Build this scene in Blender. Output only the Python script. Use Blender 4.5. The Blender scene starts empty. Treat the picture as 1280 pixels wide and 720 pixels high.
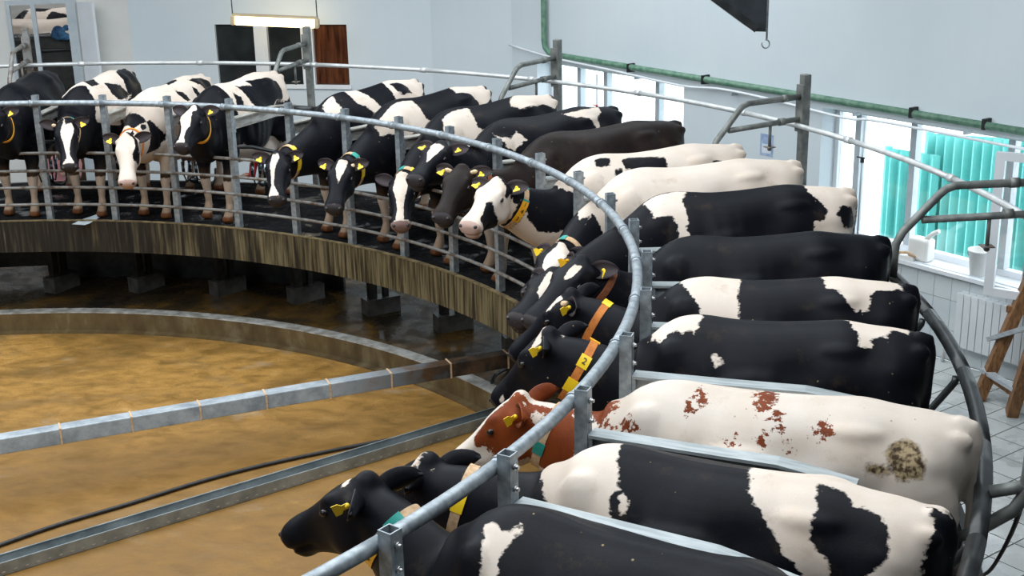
import bpy, bmesh, math, random
import numpy as np
from mathutils import Vector, Matrix
from mathutils.kdtree import KDTree

random.seed(7)
scn = bpy.context.scene
COL = scn.collection

# ------------------------------------------------------------------ camera
CAM = Vector((5.339, -7.953, 3.599))
FPX, PITCH, ROLL = 1649.86, math.radians(17.6977), math.radians(-1.2132)
cd = bpy.data.cameras.new('camera')
cd.sensor_width = 36.0
cd.lens = FPX / 1280.0 * 36.0
cd.clip_end = 200
cam = bpy.data.objects.new('camera', cd)
COL.objects.link(cam)
_fw = Vector((0, math.cos(PITCH), -math.sin(PITCH)))
_r0, _u0 = Vector((1, 0, 0)), Vector((0, math.sin(PITCH), math.cos(PITCH)))
_rt = _r0 * math.cos(ROLL) + _u0 * math.sin(ROLL)
_up = -_r0 * math.sin(ROLL) + _u0 * math.cos(ROLL)
cam.matrix_world = Matrix(((_rt.x, _up.x, -_fw.x, CAM.x), (_rt.y, _up.y, -_fw.y, CAM.y), (_rt.z, _up.z, -_fw.z, CAM.z), (0, 0, 0, 1)))
scn.camera = cam

# ------------------------------------------------------------------ light
world = bpy.data.worlds.new('world')
scn.world = world
world.use_nodes = True
bg = world.node_tree.nodes['Background']
bg.inputs[0].default_value = (0.86, 0.94, 1.0, 1)
bg.inputs[1].default_value = 3.6

def area(name, loc, rot, sx, sy, power, col):
    l = bpy.data.lights.new(name, 'AREA')
    l.shape = 'RECTANGLE'; l.size = sx; l.size_y = sy; l.energy = power; l.color = col
    o = bpy.data.objects.new(name, l); COL.objects.link(o)
    o.location = loc; o.rotation_euler = rot
    return o
# added overhead area light, and daylight for unseen glazing behind the viewing gallery
area('overhead_fill_light', (1.6, 1.2, 4.8), (0, 0, 0), 13, 13, 1500, (0.90, 0.96, 1.0))
area('gallery_window_light', (-6.5, -8.0, 3.2), (math.radians(62), 0, math.radians(-40)), 7, 2.2, 120, (0.84, 0.93, 1.0))

vs = scn.view_settings
vs.view_transform = 'Standard'
vs.look = 'None'
vs.gamma = 1.0
vs.use_curve_mapping = False
vs.exposure = 0.36

# ------------------------------------------------------------------ helpers
def px_ray(x, y):
    return _fw + _rt * ((x - 640) / FPX) - _up * ((y - 360) / FPX)
def on_z(x, y, z):
    d = px_ray(x, y); return CAM + d * ((z - CAM.z) / d.z)
def on_wall(x, y, P, ang):
    n = Vector((-math.sin(ang), math.cos(ang), 0)); d = px_ray(x, y)
    return CAM + d * ((Vector(P) - CAM).dot(n) / d.dot(n))
def at_depth(x, y, dep):
    return CAM + px_ray(x, y) * dep
def pol(R, deg, z=0.0):
    t = math.radians(deg); return Vector((R * math.cos(t), R * math.sin(t), z))

def tag(o, label=None, cat=None, group=None, kind=None):
    if label: o['label'] = label
    if cat: o['category'] = cat
    if group: o['group'] = group
    if kind: o['kind'] = kind
    return o
def obj(name, me, mat=None, parent=None, loc=None, rot=None):
    o = bpy.data.objects.new(name, me)
    COL.objects.link(o)
    if mat is not None and me is not None:
        if len(me.materials) == 0: me.materials.append(mat)
    if parent is not None: o.parent = parent
    if loc is not None: o.location = loc
    if rot is not None: o.rotation_euler = rot
    return o
def empty(name, loc=(0, 0, 0), rz=0.0):
    o = bpy.data.objects.new(name, None); COL.objects.link(o)
    o.location = loc; o.rotation_euler = (0, 0, rz); o.empty_display_size = 0.1
    return o
def struct(name, me, mat, parent=None):
    o = obj(name, me, mat, parent)
    if parent is None: o['kind'] = 'structure'
    return o

class MB:
    """collects shapes into one mesh"""
    def __init__(s): s.v = []; s.f = []; s.smooth = []
    def add(s, vs_, fs, smooth=False):
        b = len(s.v); s.v += [tuple(p) for p in vs_]
        for f in fs: s.f.append(tuple(i + b for i in f)); s.smooth.append(smooth)
        return s
    def box(s, c, size, M=None):
        x, y, z = size[0] / 2, size[1] / 2, size[2] / 2
        P = [Vector((i * x, j * y, k * z)) for i in (-1, 1) for j in (-1, 1) for k in (-1, 1)]
        if M is not None: P = [M @ p for p in P]
        P = [p + Vector(c) for p in P]
        return s.add(P, [(0, 1, 3, 2), (4, 6, 7, 5), (0, 4, 5, 1), (2, 3, 7, 6), (0, 2, 6, 4), (1, 5, 7, 3)])
    def bar(s, a, b, w, h, up=Vector((0, 0, 1))):
        a, b = Vector(a), Vector(b); d = (b - a); L = d.length; d.normalize()
        side = d.cross(up)
        if side.length < 1e-4: side = d.cross(Vector((1, 0, 0)))
        side.normalize(); u = side.cross(d)
        M = Matrix((d, side, u)).transposed()
        return s.box((a + b) / 2, (L, w, h), M)
    def tube(s, pts, r, n=10, closed=False, caps=True, inner=None):
        pts = [Vector(p) for p in pts]; m = len(pts)
        rr = r if isinstance(r, (list, tuple)) else [r] * m
        rings = []; prev = None
        for i in range(m):
            if closed: t = pts[(i + 1) % m] - pts[i - 1]
            else: t = pts[min(i + 1, m - 1)] - pts[max(i - 1, 0)]
            t.normalize()
            if prev is None:
                a = Vector((0, 0, 1)) if abs(t.z) < .9 else Vector((1, 0, 0))
                nrm = (a - t * a.dot(t)).normalized()
            else:
                nrm = (prev - t * prev.dot(t)).normalized()
            prev = nrm; bi = t.cross(nrm)
            rings.append([pts[i] + (nrm * math.cos(2 * math.pi * k / n) + bi * math.sin(2 * math.pi * k / n)) * rr[i] for k in range(n)])
        V = [p for rg in rings for p in rg]; Fs = []
        for i in range(m if closed else m - 1):
            j = (i + 1) % m
            for k in range(n):
                Fs.append((i * n + k, j * n + k, j * n + (k + 1) % n, i * n + (k + 1) % n))
        s.add(V, Fs, True)
        if caps and not closed:
            s.add(rings[0], [tuple(range(n))[::-1]]); s.add(rings[-1], [tuple(range(n))])
        return s
    def prism(s, poly, z0, z1):
        n = len(poly); V = [(p[0], p[1], z0) for p in poly] + [(p[0], p[1], z1) for p in poly]
        F = [tuple(range(n))[::-1], tuple(range(n, 2 * n))] + [(i, (i + 1) % n, n + (i + 1) % n, n + i) for i in range(n)]
        return s.add(V, F)
    def ell(s, c, r, M=None, nu=16, nv=10):
        V = []; F = []
        for j in range(nv + 1):
            th = math.pi * j / nv
            for i in range(nu):
                ph = 2 * math.pi * i / nu
                p = Vector((r[0] * math.sin(th) * math.cos(ph), r[1] * math.sin(th) * math.sin(ph), r[2] * math.cos(th)))
                if M is not None: p = M @ p
                V.append(p + Vector(c))
        for j in range(nv):
            for i in range(nu):
                a, b = j * nu + i, j * nu + (i + 1) % nu
                F.append((a, a + nu, b + nu, b))
        return s.add(V, F, True)
    def annulus(s, R0, R1, z0, z1, a0, a1, n):
        prof = [(R0, z0), (R1, z0), (R1, z1), (R0, z1)]
        V = []; F = []
        for i in range(n + 1):
            t = math.radians(a0 + (a1 - a0) * i / n)
            for (R, z) in prof: V.append((R * math.cos(t), R * math.sin(t), z))
        for i in range(n):
            for k in range(4):
                F.append((i * 4 + k, (i + 1) * 4 + k, (i + 1) * 4 + (k + 1) % 4, i * 4 + (k + 1) % 4))
        if abs(a1 - a0) < 359.9:
            F += [(0, 1, 2, 3), (n * 4 + 3, n * 4 + 2, n * 4 + 1, n * 4)]
        return s.add(V, F)
    def mesh(s, name, fix=True):
        me = bpy.data.meshes.new(name)
        me.from_pydata(s.v, [], s.f)
        for p, sm in zip(me.polygons, s.smooth): p.use_smooth = sm
        if fix:
            bm = bmesh.new(); bm.from_mesh(me)
            bmesh.ops.remove_doubles(bm, verts=bm.verts, dist=1e-6)
            bmesh.ops.recalc_face_normals(bm, faces=bm.faces); bm.to_mesh(me); bm.free()
        me.update()
        return me
    def build(s, name, mat, parent=None, loc=None, rot=None):
        return obj(name, s.mesh(name), mat, parent, loc, rot)

def bevel(o, w, seg=2):
    m = o.modifiers.new('bevel', 'BEVEL'); m.width = w; m.segments = seg; m.limit_method = 'ANGLE'
    return o

# ------------------------------------------------------------------ materials
def new_mat(name):
    m = bpy.data.materials.new(name); m.use_nodes = True
    nt = m.node_tree; b = nt.nodes['Principled BSDF']
    return m, nt, b
def N(nt, typ, **kw):
    n = nt.nodes.new(typ)
    for k, v in kw.items(): setattr(n, k, v)
    return n
def ramp(nt, fac, stops):
    r = N(nt, 'ShaderNodeValToRGB'); els = r.color_ramp.elements
    while len(els) < len(stops): els.new(0.5)
    for e, (p, c) in zip(els, stops):
        e.position = p; e.color = (c[0], c[1], c[2], 1) if isinstance(c, (tuple, list)) else (c, c, c, 1)
    nt.links.new(fac, r.inputs[0]); return r
def noise(nt, vec, scale, detail=4, rough=0.55, dist=0.0):
    n = N(nt, 'ShaderNodeTexNoise'); n.inputs['Scale'].default_value = scale
    n.inputs['Detail'].default_value = detail; n.inputs['Roughness'].default_value = rough
    n.inputs['Distortion'].default_value = dist
    if vec is not None: nt.links.new(vec, n.inputs['Vector'])
    return n
def mapping(nt, src, scale=(1, 1, 1), rot=(0, 0, 0)):
    m = N(nt, 'ShaderNodeMapping'); m.inputs['Scale'].default_value = scale; m.inputs['Rotation'].default_value = rot
    nt.links.new(src, m.inputs['Vector']); return m.outputs[0]
def mixc(nt, fac, a, b, mode='MIX'):
    m = N(nt, 'ShaderNodeMix', data_type='RGBA', blend_type=mode)
    if isinstance(fac, (int, float)): m.inputs[0].default_value = fac
    else: nt.links.new(fac, m.inputs[0])
    for i, c in ((6, a), (7, b)):
        if isinstance(c, (tuple, list)): m.inputs[i].default_value = (c[0], c[1], c[2], 1)
        else: nt.links.new(c, m.inputs[i])
    return m.outputs[2]
def math_(nt, op, a, b=None, c=None, clamp=False):
    m = N(nt, 'ShaderNodeMath', operation=op, use_clamp=clamp)
    for i, x in enumerate((a, b, c)):
        if x is None: continue
        if isinstance(x, (int, float)): m.inputs[i].default_value = x
        else: nt.links.new(x, m.inputs[i])
    return m.outputs[0]
def bump(nt, h, strength, dist, b):
    n = N(nt, 'ShaderNodeBump'); n.inputs['Strength'].default_value = strength; n.inputs['Distance'].default_value = dist
    nt.links.new(h, n.inputs['Height']); nt.links.new(n.outputs[0], b.inputs['Normal'])
def simple(name, c0, c1, scale=6.0, rough=0.6, metal=0.0, bmp=0.0, detail=5, vecscale=(1, 1, 1), spec=None, lo=0.35, hi=0.65):
    m, nt, b = new_mat(name)
    tc = N(nt, 'ShaderNodeTexCoord'); v = mapping(nt, tc.outputs['Object'], vecscale)
    n = noise(nt, v, scale, detail)
    r = ramp(nt, n.outputs[0], [(lo, c0), (hi, c1)])
    nt.links.new(r.outputs[0], b.inputs['Base Color'])
    b.inputs['Roughness'].default_value = rough; b.inputs['Metallic'].default_value = metal
    if spec is not None: b.inputs['Specular IOR Level'].default_value = spec
    if bmp: bump(nt, n.outputs[0], bmp, 0.02, b)
    return m

M = {}
M['galv'] = simple('galvanised_steel', (0.20, 0.235, 0.26), (0.36, 0.40, 0.43), 22, 0.45, 0.45, 0.0)
M['galv_dull'] = simple('worn_galvanised_steel', (0.11, 0.12, 0.115), (0.24, 0.25, 0.235), 9, 0.55, 0.4)
M['rail_rusty'] = simple('rusty_galvanised_tube', (0.11, 0.065, 0.04), (0.25, 0.25, 0.24), 14, 0.6, 0.3, lo=.3, hi=.55)
M['sheet'] = simple('divider_sheet', (0.25, 0.285, 0.295), (0.40, 0.44, 0.45), 5, 0.45, 0.25, vecscale=(1, 6, 6))
M['sheet_dirty'] = simple('dirty_divider_sheet', (0.22, 0.20, 0.17), (0.44, 0.45, 0.43), 6, 0.55, 0.2, vecscale=(1, 4, 4))
M['dark_tube'] = simple('dark_worn_tube', (0.008, 0.0095, 0.010), (0.034, 0.038, 0.040), 7, 0.36, 0.1)
M['pipe_white'] = simple('milk_pipe', (0.50, 0.52, 0.52), (0.66, 0.68, 0.68), 8, 0.32, 0.25)
M['bolt'] = simple('bolt_steel', (0.4, 0.41, 0.42), (0.6, 0.6, 0.6), 20, 0.35, 0.8)
M['black'] = simple('black_rubber', (0.006, 0.006, 0.007), (0.02, 0.02, 0.022), 20, 0.5)
M['black_steel'] = simple('black_steel', (0.008, 0.008, 0.009), (0.03, 0.028, 0.025), 9, 0.55)
M['white_frame'] = simple('white_plastic_frame', (0.70, 0.74, 0.78), (0.78, 0.81, 0.84), 3, 0.35)
M['grey_frame'] = simple('grey_metal_frame', (0.40, 0.46, 0.50), (0.50, 0.55, 0.58), 5, 0.45, 0.2)
M['green_pipe'] = simple('green_painted_pipe', (0.06, 0.17, 0.11), (0.16, 0.28, 0.20), 16, 0.45)
M['turquoise'] = simple('turquoise_sheet', (0.13, 0.50, 0.46), (0.19, 0.57, 0.53), 2, 0.6)
M['wood'] = simple('stained_wood', (0.12, 0.05, 0.016), (0.30, 0.145, 0.055), 9, 0.6, vecscale=(6, 6, 1))
M['wood_grey'] = simple('weathered_board', (0.30, 0.33, 0.36), (0.48, 0.52, 0.55), 9, 0.6, vecscale=(1, 1, 5))
M['radiator'] = simple('radiator_enamel', (0.66, 0.70, 0.73), (0.72, 0.76, 0.78), 3, 0.35)
M['yellow'] = simple('yellow_plastic', (0.80, 0.52, 0.01), (0.90, 0.62, 0.02), 8, 0.4)
M['amber'] = simple('amber_plastic', (0.75, 0.33, 0.01), (0.85, 0.42, 0.02), 8, 0.4)
M['orange'] = simple('orange_webbing', (0.45, 0.13, 0.02), (0.60, 0.20, 0.03), 30, 0.7)
M['orange_bright'] = simple('bright_orange_plastic', (0.85, 0.22, 0.01), (0.95, 0.28, 0.02), 10, 0.4)
M['tan'] = simple('tan_webbing', (0.42, 0.27, 0.15), (0.60, 0.42, 0.26), 40, 0.85)
M['brown'] = simple('brown_webbing', (0.16, 0.05, 0.02), (0.28, 0.09, 0.03), 40, 0.8)
M['teal'] = simple('teal_plastic', (0.005, 0.22, 0.19), (0.01, 0.30, 0.25), 20, 0.5)
M['eye'] = simple('cow_eye', (0.004, 0.004, 0.006), (0.015, 0.012, 0.012), 20, 0.08)
M['horn'] = simple('horn_bud', (0.45, 0.30, 0.16), (0.70, 0.54, 0.36), 40, 0.6)
M['nostril'] = simple('nostril', (0.006, 0.004, 0.004), (0.015, 0.01, 0.01), 20, 0.5)
M['red'] = simple('red_plastic', (0.50, 0.02, 0.02), (0.62, 0.04, 0.03), 10, 0.4)
M['pink'] = simple('pink_plastic', (0.62, 0.22, 0.24), (0.75, 0.36, 0.38), 4, 0.5)
M['white_plastic'] = simple('white_plastic', (0.72, 0.72, 0.70), (0.80, 0.80, 0.78), 6, 0.4)
M['ink'] = simple('black_print', (0.01, 0.01, 0.012), (0.015, 0.015, 0.015), 5, 0.6)
M['blue_steel'] = simple('stainless_cup', (0.35, 0.42, 0.48), (0.5, 0.56, 0.62), 8, 0.2, 0.9)

# ---- setting materials
def mat_wall():
    m, nt, b = new_mat('painted_wall')
    g = N(nt, 'ShaderNodeTexCoord')
    n1 = noise(nt, g.outputs['Object'], 0.9, 4); n2 = noise(nt, mapping(nt, g.outputs['Object'], (6, 6, .5)), 2.0, 5)
    c = ramp(nt, n1.outputs[0], [(0.3, (0.60, 0.675, 0.72)), (0.7, (0.66, 0.72, 0.755))])
    c2 = mixc(nt, math_(nt, 'MULTIPLY', n2.outputs[0], 0.35), c.outputs[0], (0.58, 0.635, 0.66))
    nt.links.new(c2, b.inputs['Base Color']); b.inputs['Roughness'].default_value = 0.55
    bump(nt, n2.outputs[0], 0.05, 0.01, b)
    return m
M['wall'] = mat_wall()
M['wall_cream'] = simple('cream_wall', (0.60, 0.60, 0.575), (0.66, 0.655, 0.63), 2, 0.6)
M['ceiling'] = simple('grey_roof_sheeting', (0.10, 0.11, 0.12), (0.15, 0.16, 0.17), 1, 0.7)
M['tile_wall'] = simple('white_wall_tile', (0.56, 0.62, 0.65), (0.64, 0.69, 0.71), 2.5, 0.22)
M['grout'] = simple('grout', (0.20, 0.20, 0.19), (0.28, 0.28, 0.26), 8, 0.9)
M['grout_wall'] = simple('wall_grout', (0.36, 0.36, 0.34), (0.46, 0.46, 0.44), 8, 0.9)

def mat_floor_tile():
    m, nt, b = new_mat('floor_tile')
    oi = N(nt, 'ShaderNodeObjectInfo'); g = N(nt, 'ShaderNodeNewGeometry')
    n = noise(nt, g.outputs['Position'], 2.6, 5)
    c = ramp(nt, n.outputs[0], [(0.36, (0.40, 0.44, 0.45)), (0.6, (0.60, 0.63, 0.63))])
    c2 = mixc(nt, math_(nt, 'MULTIPLY', oi.outputs['Random'], 0.35), c.outputs[0], (0.47, 0.45, 0.41))
    nt.links.new(c2, b.inputs['Base Color'])
    r = ramp(nt, n.outputs[0], [(0.4, 0.12), (0.62, 0.42)]); nt.links.new(r.outputs[0], b.inputs['Roughness'])
    return m
M['tile_floor'] = mat_floor_tile()

def mat_mud():
    m, nt, b = new_mat('silty_pit_floor')
    g = N(nt, 'ShaderNodeNewGeometry'); P = g.outputs['Position']
    v = mapping(nt, P, (0.7, 1.3, 1), (0, 0, math.radians(28)))
    big = noise(nt, v, 0.9, 6, 0.6, 0.6); mid = noise(nt, mapping(nt, P, (1.0, 1.7, 1), (0, 0, math.radians(30))), 3.0, 9, 0.70, 0.4)
    fine = noise(nt, P, 42, 4, 0.7)
    c = ramp(nt, big.outputs[0], [(0.30, (0.17, 0.095, 0.022)), (0.45, (0.29, 0.15, 0.030)), (0.58, (0.43, 0.225, 0.046)), (0.72, (0.37, 0.245, 0.105))])
    c2 = mixc(nt, ramp(nt, mid.outputs[0], [(0.44, 0.0), (0.66, 0.8)]).outputs[0], c.outputs[0], (0.15, 0.08, 0.015))
    c3 = mixc(nt, ramp(nt, mid.outputs[0], [(0.30, 0.55), (0.42, 0.0)]).outputs[0], c2, (0.50, 0.30, 0.095))
    pale = noise(nt, mapping(nt, P, (0.8, 1.6, 1), (0, 0, 1.2)), 1.3, 5, 0.6)
    c4 = mixc(nt, ramp(nt, pale.outputs[0], [(0.60, 0.0), (0.75, 0.55)]).outputs[0], c3, (0.40, 0.34, 0.26))
    c5 = mixc(nt, ramp(nt, fine.outputs[0], [(0.36, 0.35), (0.5, 0.0)]).outputs[0], c4, (0.10, 0.06, 0.015))
    sp_ = N(nt, 'ShaderNodeSeparateXYZ'); nt.links.new(P, sp_.inputs[0])
    near_dark = ramp(nt, math_(nt, 'ADD', math_(nt, 'MULTIPLY_ADD', sp_.outputs[1], -.15, .86), math_(nt, 'MULTIPLY', math_(nt, 'SUBTRACT', big.outputs[0], .5), 1.6)), [(.18, 0.0), (.55, .85)]).outputs[0]     # darker brown towards the near side
    c5 = mixc(nt, near_dark, c5, mixc(nt, mid.outputs[0], (0.22, 0.108, 0.017), (0.115, 0.058, 0.010)))
    nt.links.new(c5, b.inputs['Base Color'])
    nt.links.new(ramp(nt, mid.outputs[0], [(0.35, 0.75), (0.7, 0.42)]).outputs[0], b.inputs['Roughness'])
    bump(nt, mid.outputs[0], 0.25, 0.03, b)
    return m
M['mud'] = mat_mud()

def mat_radial(name, stops, freq, rough, zscale=1.5, stops2=None, shade_lean=0.0):
    """vertical streaks running down a round wall: noise on (angle, height)"""
    m, nt, b = new_mat(name)
    g = N(nt, 'ShaderNodeNewGeometry'); sp = N(nt, 'ShaderNodeSeparateXYZ'); nt.links.new(g.outputs['Position'], sp.inputs[0])
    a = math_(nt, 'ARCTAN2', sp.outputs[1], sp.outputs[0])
    cb = N(nt, 'ShaderNodeCombineXYZ'); nt.links.new(math_(nt, 'MULTIPLY', a, freq), cb.inputs[0]); nt.links.new(math_(nt, 'MULTIPLY', sp.outputs[2], zscale), cb.inputs[1])
    n = noise(nt, cb.outputs[0], 1.0, 7, 0.62, 0.15)
    cb2 = N(nt, 'ShaderNodeCombineXYZ'); nt.links.new(math_(nt, 'MULTIPLY', a, freq * 0.16), cb2.inputs[0]); nt.links.new(math_(nt, 'MULTIPLY', sp.outputs[2], 0.7), cb2.inputs[1])
    n2 = noise(nt, cb2.outputs[0], 1.0, 3)
    c = ramp(nt, n.outputs[0], stops)
    col = c.outputs[0]
    if stops2: col = mixc(nt, ramp(nt, math_(nt, 'MULTIPLY_ADD', math_(nt, 'SUBTRACT', 1.2, a), shade_lean, n2.outputs[0]), [(0.40, 0.0), (0.6, 1.0)]).outputs[0], col, ramp(nt, n.outputs[0], stops2).outputs[0])
    nt.links.new(col, b.inputs['Base Color']); b.inputs['Roughness'].default_value = rough
    bump(nt, n.outputs[0], 0.15, 0.01, b)
    return m
M['fascia'] = mat_radial('stained_shaded_platform_edge', [(0.40, (0.003, 0.003, 0.003)), (0.52, (0.009, 0.008, 0.006)), (0.60, (0.035, 0.029, 0.018)), (0.70, (0.10, 0.095, 0.08))], 150, 0.5, 1.1,
                         [(0.40, (0.008, 0.0075, 0.006)), (0.48, (0.06, 0.047, 0.022)), (0.58, (0.15, 0.125, 0.07)), (0.72, (0.14, 0.08, 0.03))], .55)  # real stains, plus shade on the left side painted in by angle
M['curb'] = mat_radial('stained_kerb_concrete', [(0.33, (0.045, 0.030, 0.012)), (0.5, (0.08, 0.053, 0.022)), (0.64, (0.135, 0.105, 0.055))], 26, 0.55, 2.0,
                       [(0.33, (0.08, 0.047, 0.016)), (0.55, (0.125, 0.085, 0.033)), (0.68, (0.20, 0.165, 0.095))])
M['curb_top'] = simple('worn_kerb_top', (0.20, 0.19, 0.16), (0.46, 0.46, 0.44), 9, 0.35)

def mat_wet():
    m, nt, b = new_mat('wet_dark_floor')
    g = N(nt, 'ShaderNodeNewGeometry'); P = g.outputs['Position']
    n = noise(nt, P, 1.4, 6, 0.6, 0.5); n2 = noise(nt, P, 4.5, 6, 0.6, 0.3)
    c = ramp(nt, n.outputs[0], [(0.36, (0.016, 0.014, 0.012)), (0.48, (0.05, 0.032, 0.014)), (0.57, (0.14, 0.075, 0.018)), (0.70, (0.085, 0.075, 0.06))])
    c2 = mixc(nt, ramp(nt, n2.outputs[0], [(0.42, 0.0), (0.62, 0.7)]).outputs[0], c.outputs[0], (0.04, 0.028, 0.015))
    nt.links.new(c2, b.inputs['Base Color'])
    nt.links.new(ramp(nt, n2.outputs[0], [(0.38, 0.12), (0.66, 0.5)]).outputs[0], b.inputs['Roughness']); b.inputs['Specular IOR Level'].default_value = .08
    return m
M['wet'] = mat_wet()
def mat_deck():
    m, nt, b = new_mat('wet_rubber_deck')
    g = N(nt, 'ShaderNodeNewGeometry'); P = g.outputs['Position']
    n = noise(nt, P, 2.4, 6, 0.6, 0.4); n2 = noise(nt, P, 14, 5, 0.65)
    c = ramp(nt, n.outputs[0], [(0.38, (0.007, 0.0075, 0.009)), (0.56, (0.017, 0.018, 0.021)), (0.72, (0.034, 0.035, 0.038))])
    c2 = mixc(nt, ramp(nt, n2.outputs[0], [(0.5, 0.0), (0.72, 0.5)]).outputs[0], c.outputs[0], (0.055, 0.042, 0.025))
    nt.links.new(c2, b.inputs['Base Color']); nt.links.new(ramp(nt, n.outputs[0], [(0.58, 0.0), (0.72, 0.22)]).outputs[0], b.inputs['Specular IOR Level'])
    nt.links.new(ramp(nt, n.outputs[0], [(0.44, 0.5), (0.72, 0.16)]).outputs[0], b.inputs['Roughness'])
    bump(nt, n2.outputs[0], 0.12, 0.01, b)
    return m
M['deck'] = mat_deck()
def mat_glass(name, tint=(1, 1, 1), gl=0.08):
    m = bpy.data.materials.new(name); m.use_nodes = True; nt = m.node_tree
    nt.nodes.remove(nt.nodes['Principled BSDF'])
    t = N(nt, 'ShaderNodeBsdfTransparent'); t.inputs[0].default_value = (*tint, 1)
    g = N(nt, 'ShaderNodeBsdfGlossy'); g.inputs['Roughness'].default_value = 0.03
    mx = N(nt, 'ShaderNodeMixShader'); mx.inputs[0].default_value = gl
    nt.links.new(t.outputs[0], mx.inputs[1]); nt.links.new(g.outputs[0], mx.inputs[2])
    nt.links.new(mx.outputs[0], nt.nodes['Material Output'].inputs[0]); return m
M['glass'] = mat_glass('window_glass')
M['glass_cloudy'] = mat_glass('cloudy_plastic', (0.75, 0.82, 0.86), 0.3)

# ------------------------------------------------------------------ the room
ZF, ZP, ZTOP = -1.122, -1.331, 4.9          # outer floor, pit floor, ceiling
DC, CB, BA = Vector((5.408, 10.0, 0)), Vector((4.289, 10.699, 0)), Vector((-0.149, 11.562, 0))
dD = Vector((0.5878, -0.8090, 0)); nD = Vector((-0.8090, -0.5878, 0))      # along / inward normal of right wall
def D(s, z, off=0.0): return DC + dD * s + nD * off + Vector((0, 0, z))
dB = (BA - CB).normalized(); nB = Vector((dB.y, -dB.x, 0)); nB = nB if nB.y < 0 else -nB
dA = Vector((math.cos(math.radians(196)), math.sin(math.radians(196)), 0)); nA = Vector((-dA.y, dA.x, 0)); nA = nA if nA.y < 0 else -nA
def slab(mb, fn, s0, s1, z0, z1, o0, o1):
    P = [fn(s, z, o) for s in (s0, s1) for z in (z0, z1) for o in (o0, o1)]
    mb.add(P, [(0, 1, 3, 2), (4, 6, 7, 5), (0, 4, 5, 1), (2, 3, 7, 6), (0, 2, 6, 4), (1, 5, 7, 3)])
    return mb
def B(s, z, off=0.0): return CB + dB * s + nB * off + Vector((0, 0, z))
def A(s, z, off=0.0): return BA + dA * s + nA * off + Vector((0, 0, z))
SILL, WTOP = -0.215, 1.16
W1 = (0.55, 3.35); W2 = (5.42, 8.75)
WALL_END = 10.6
mb = MB()
for s0, s1, z0, z1 in ((0, WALL_END, ZF, SILL), (0, WALL_END, WTOP, ZTOP), (0, W1[0], SILL, WTOP), (W1[1], W2[0], SILL, WTOP), (W2[1], WALL_END, SILL, WTOP)):
    slab(mb, D, s0, s1, z0, z1, -0.38, 0)
wall_right = struct('wall_right', mb.mesh('wall_right', False), M['wall'])
mb = MB(); c = (CB - DC); L = c.length; c.normalize(); nC = Vector((c.y, -c.x, 0)); nC = nC if nC.y < 0 else -nC
slab(mb, lambda s, z, o: DC + c * s + nC * o + Vector((0, 0, z)), 0, L, ZF, ZTOP, -0.2, 0)
struct('wall_corner', mb.mesh('wall_corner'), M['wall'])
LB = (BA - CB).length
sb0, sb1, zb0, zb1 = (B(0, 0) - Vector((3.08, 10.934, 0))).length, (B(0, 0) - Vector((1.138, 11.312, 0))).length, 0.675, 1.525
mb = MB()
for s0, s1, z0, z1 in ((0, LB, ZF, zb0), (0, LB, zb1, ZTOP), (0, sb0, zb0, zb1), (sb1, LB, zb0, zb1)):
    slab(mb, B, s0, s1, z0, z1, -0.2, 0)
wall_back = struct('wall_back', mb.mesh('wall_back', False), M['wall'])
# left wall with a doorway
SD0, SD1, ZDT = 0.72, 1.66, 1.87
mb = MB()
for s0, s1, z0, z1 in ((0, SD0, ZF, ZTOP), (SD0, SD1, ZDT, ZTOP), (SD1, 4.0, ZF, ZTOP)):
    slab(mb, A, s0, s1, z0, z1, -0.2, 0)
wall_left = struct('wall_left', mb.mesh('wall_left', False), M['wall_cream'])
# the rest of the hall, round behind the viewing gallery
pts = [A(4.0, 0), Vector((-7.6, 8.4, 0)), Vector((-10, 4.5, 0)), Vector((-10.6, 0, 0)), Vector((-9.6, -5, 0)), Vector((-6.5, -9.5, 0)), Vector((0, -12.2, 0)), Vector((6.5, -12.4, 0)), Vector((11.2, -9.5, 0)), Vector((12.9, -3.5, 0)), D(WALL_END, 0)]
mb = MB()
for i in range(len(pts) - 1):
    a, b_ = pts[i], pts[i + 1]
    mb.add([a + Vector((0, 0, ZF)), b_ + Vector((0, 0, ZF)), b_ + Vector((0, 0, ZTOP)), a + Vector((0, 0, ZTOP))], [(0, 1, 2, 3)])
struct('wall_rear', mb.mesh('wall_rear'), M['ceiling'])
room = [DC, CB, BA] + pts
mb = MB(); mb.add([p + Vector((0, 0, ZTOP)) for p in room], [tuple(range(len(room)))]); struct('ceiling', mb.mesh('ceiling'), M['ceiling'])

# floors: pit in the middle, kerb ring, wet floor under the carousel, tiled walk outside
RK0, RK1, ZK = 6.27, 6.36, -1.10
n = 180
mb = MB(); mb.prism([(RK0 * math.cos(2 * math.pi * i / n), RK0 * math.sin(2 * math.pi * i / n)) for i in range(n)], ZP - .1, ZP)
struct('floor_pit', mb.mesh('floor_pit'), M['mud'])
mb = MB(); mb.annulus(RK1, 8.35, ZF - .2, ZF, 0, 360, 180); struct('floor_under_carousel', mb.mesh('floor_under_carousel'), M['wet'])
mb = MB(); mb.add([(x * 1.05, y * 1.05, ZF - 0.012) for x, y, z in room], [tuple(range(len(room)))])
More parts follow.
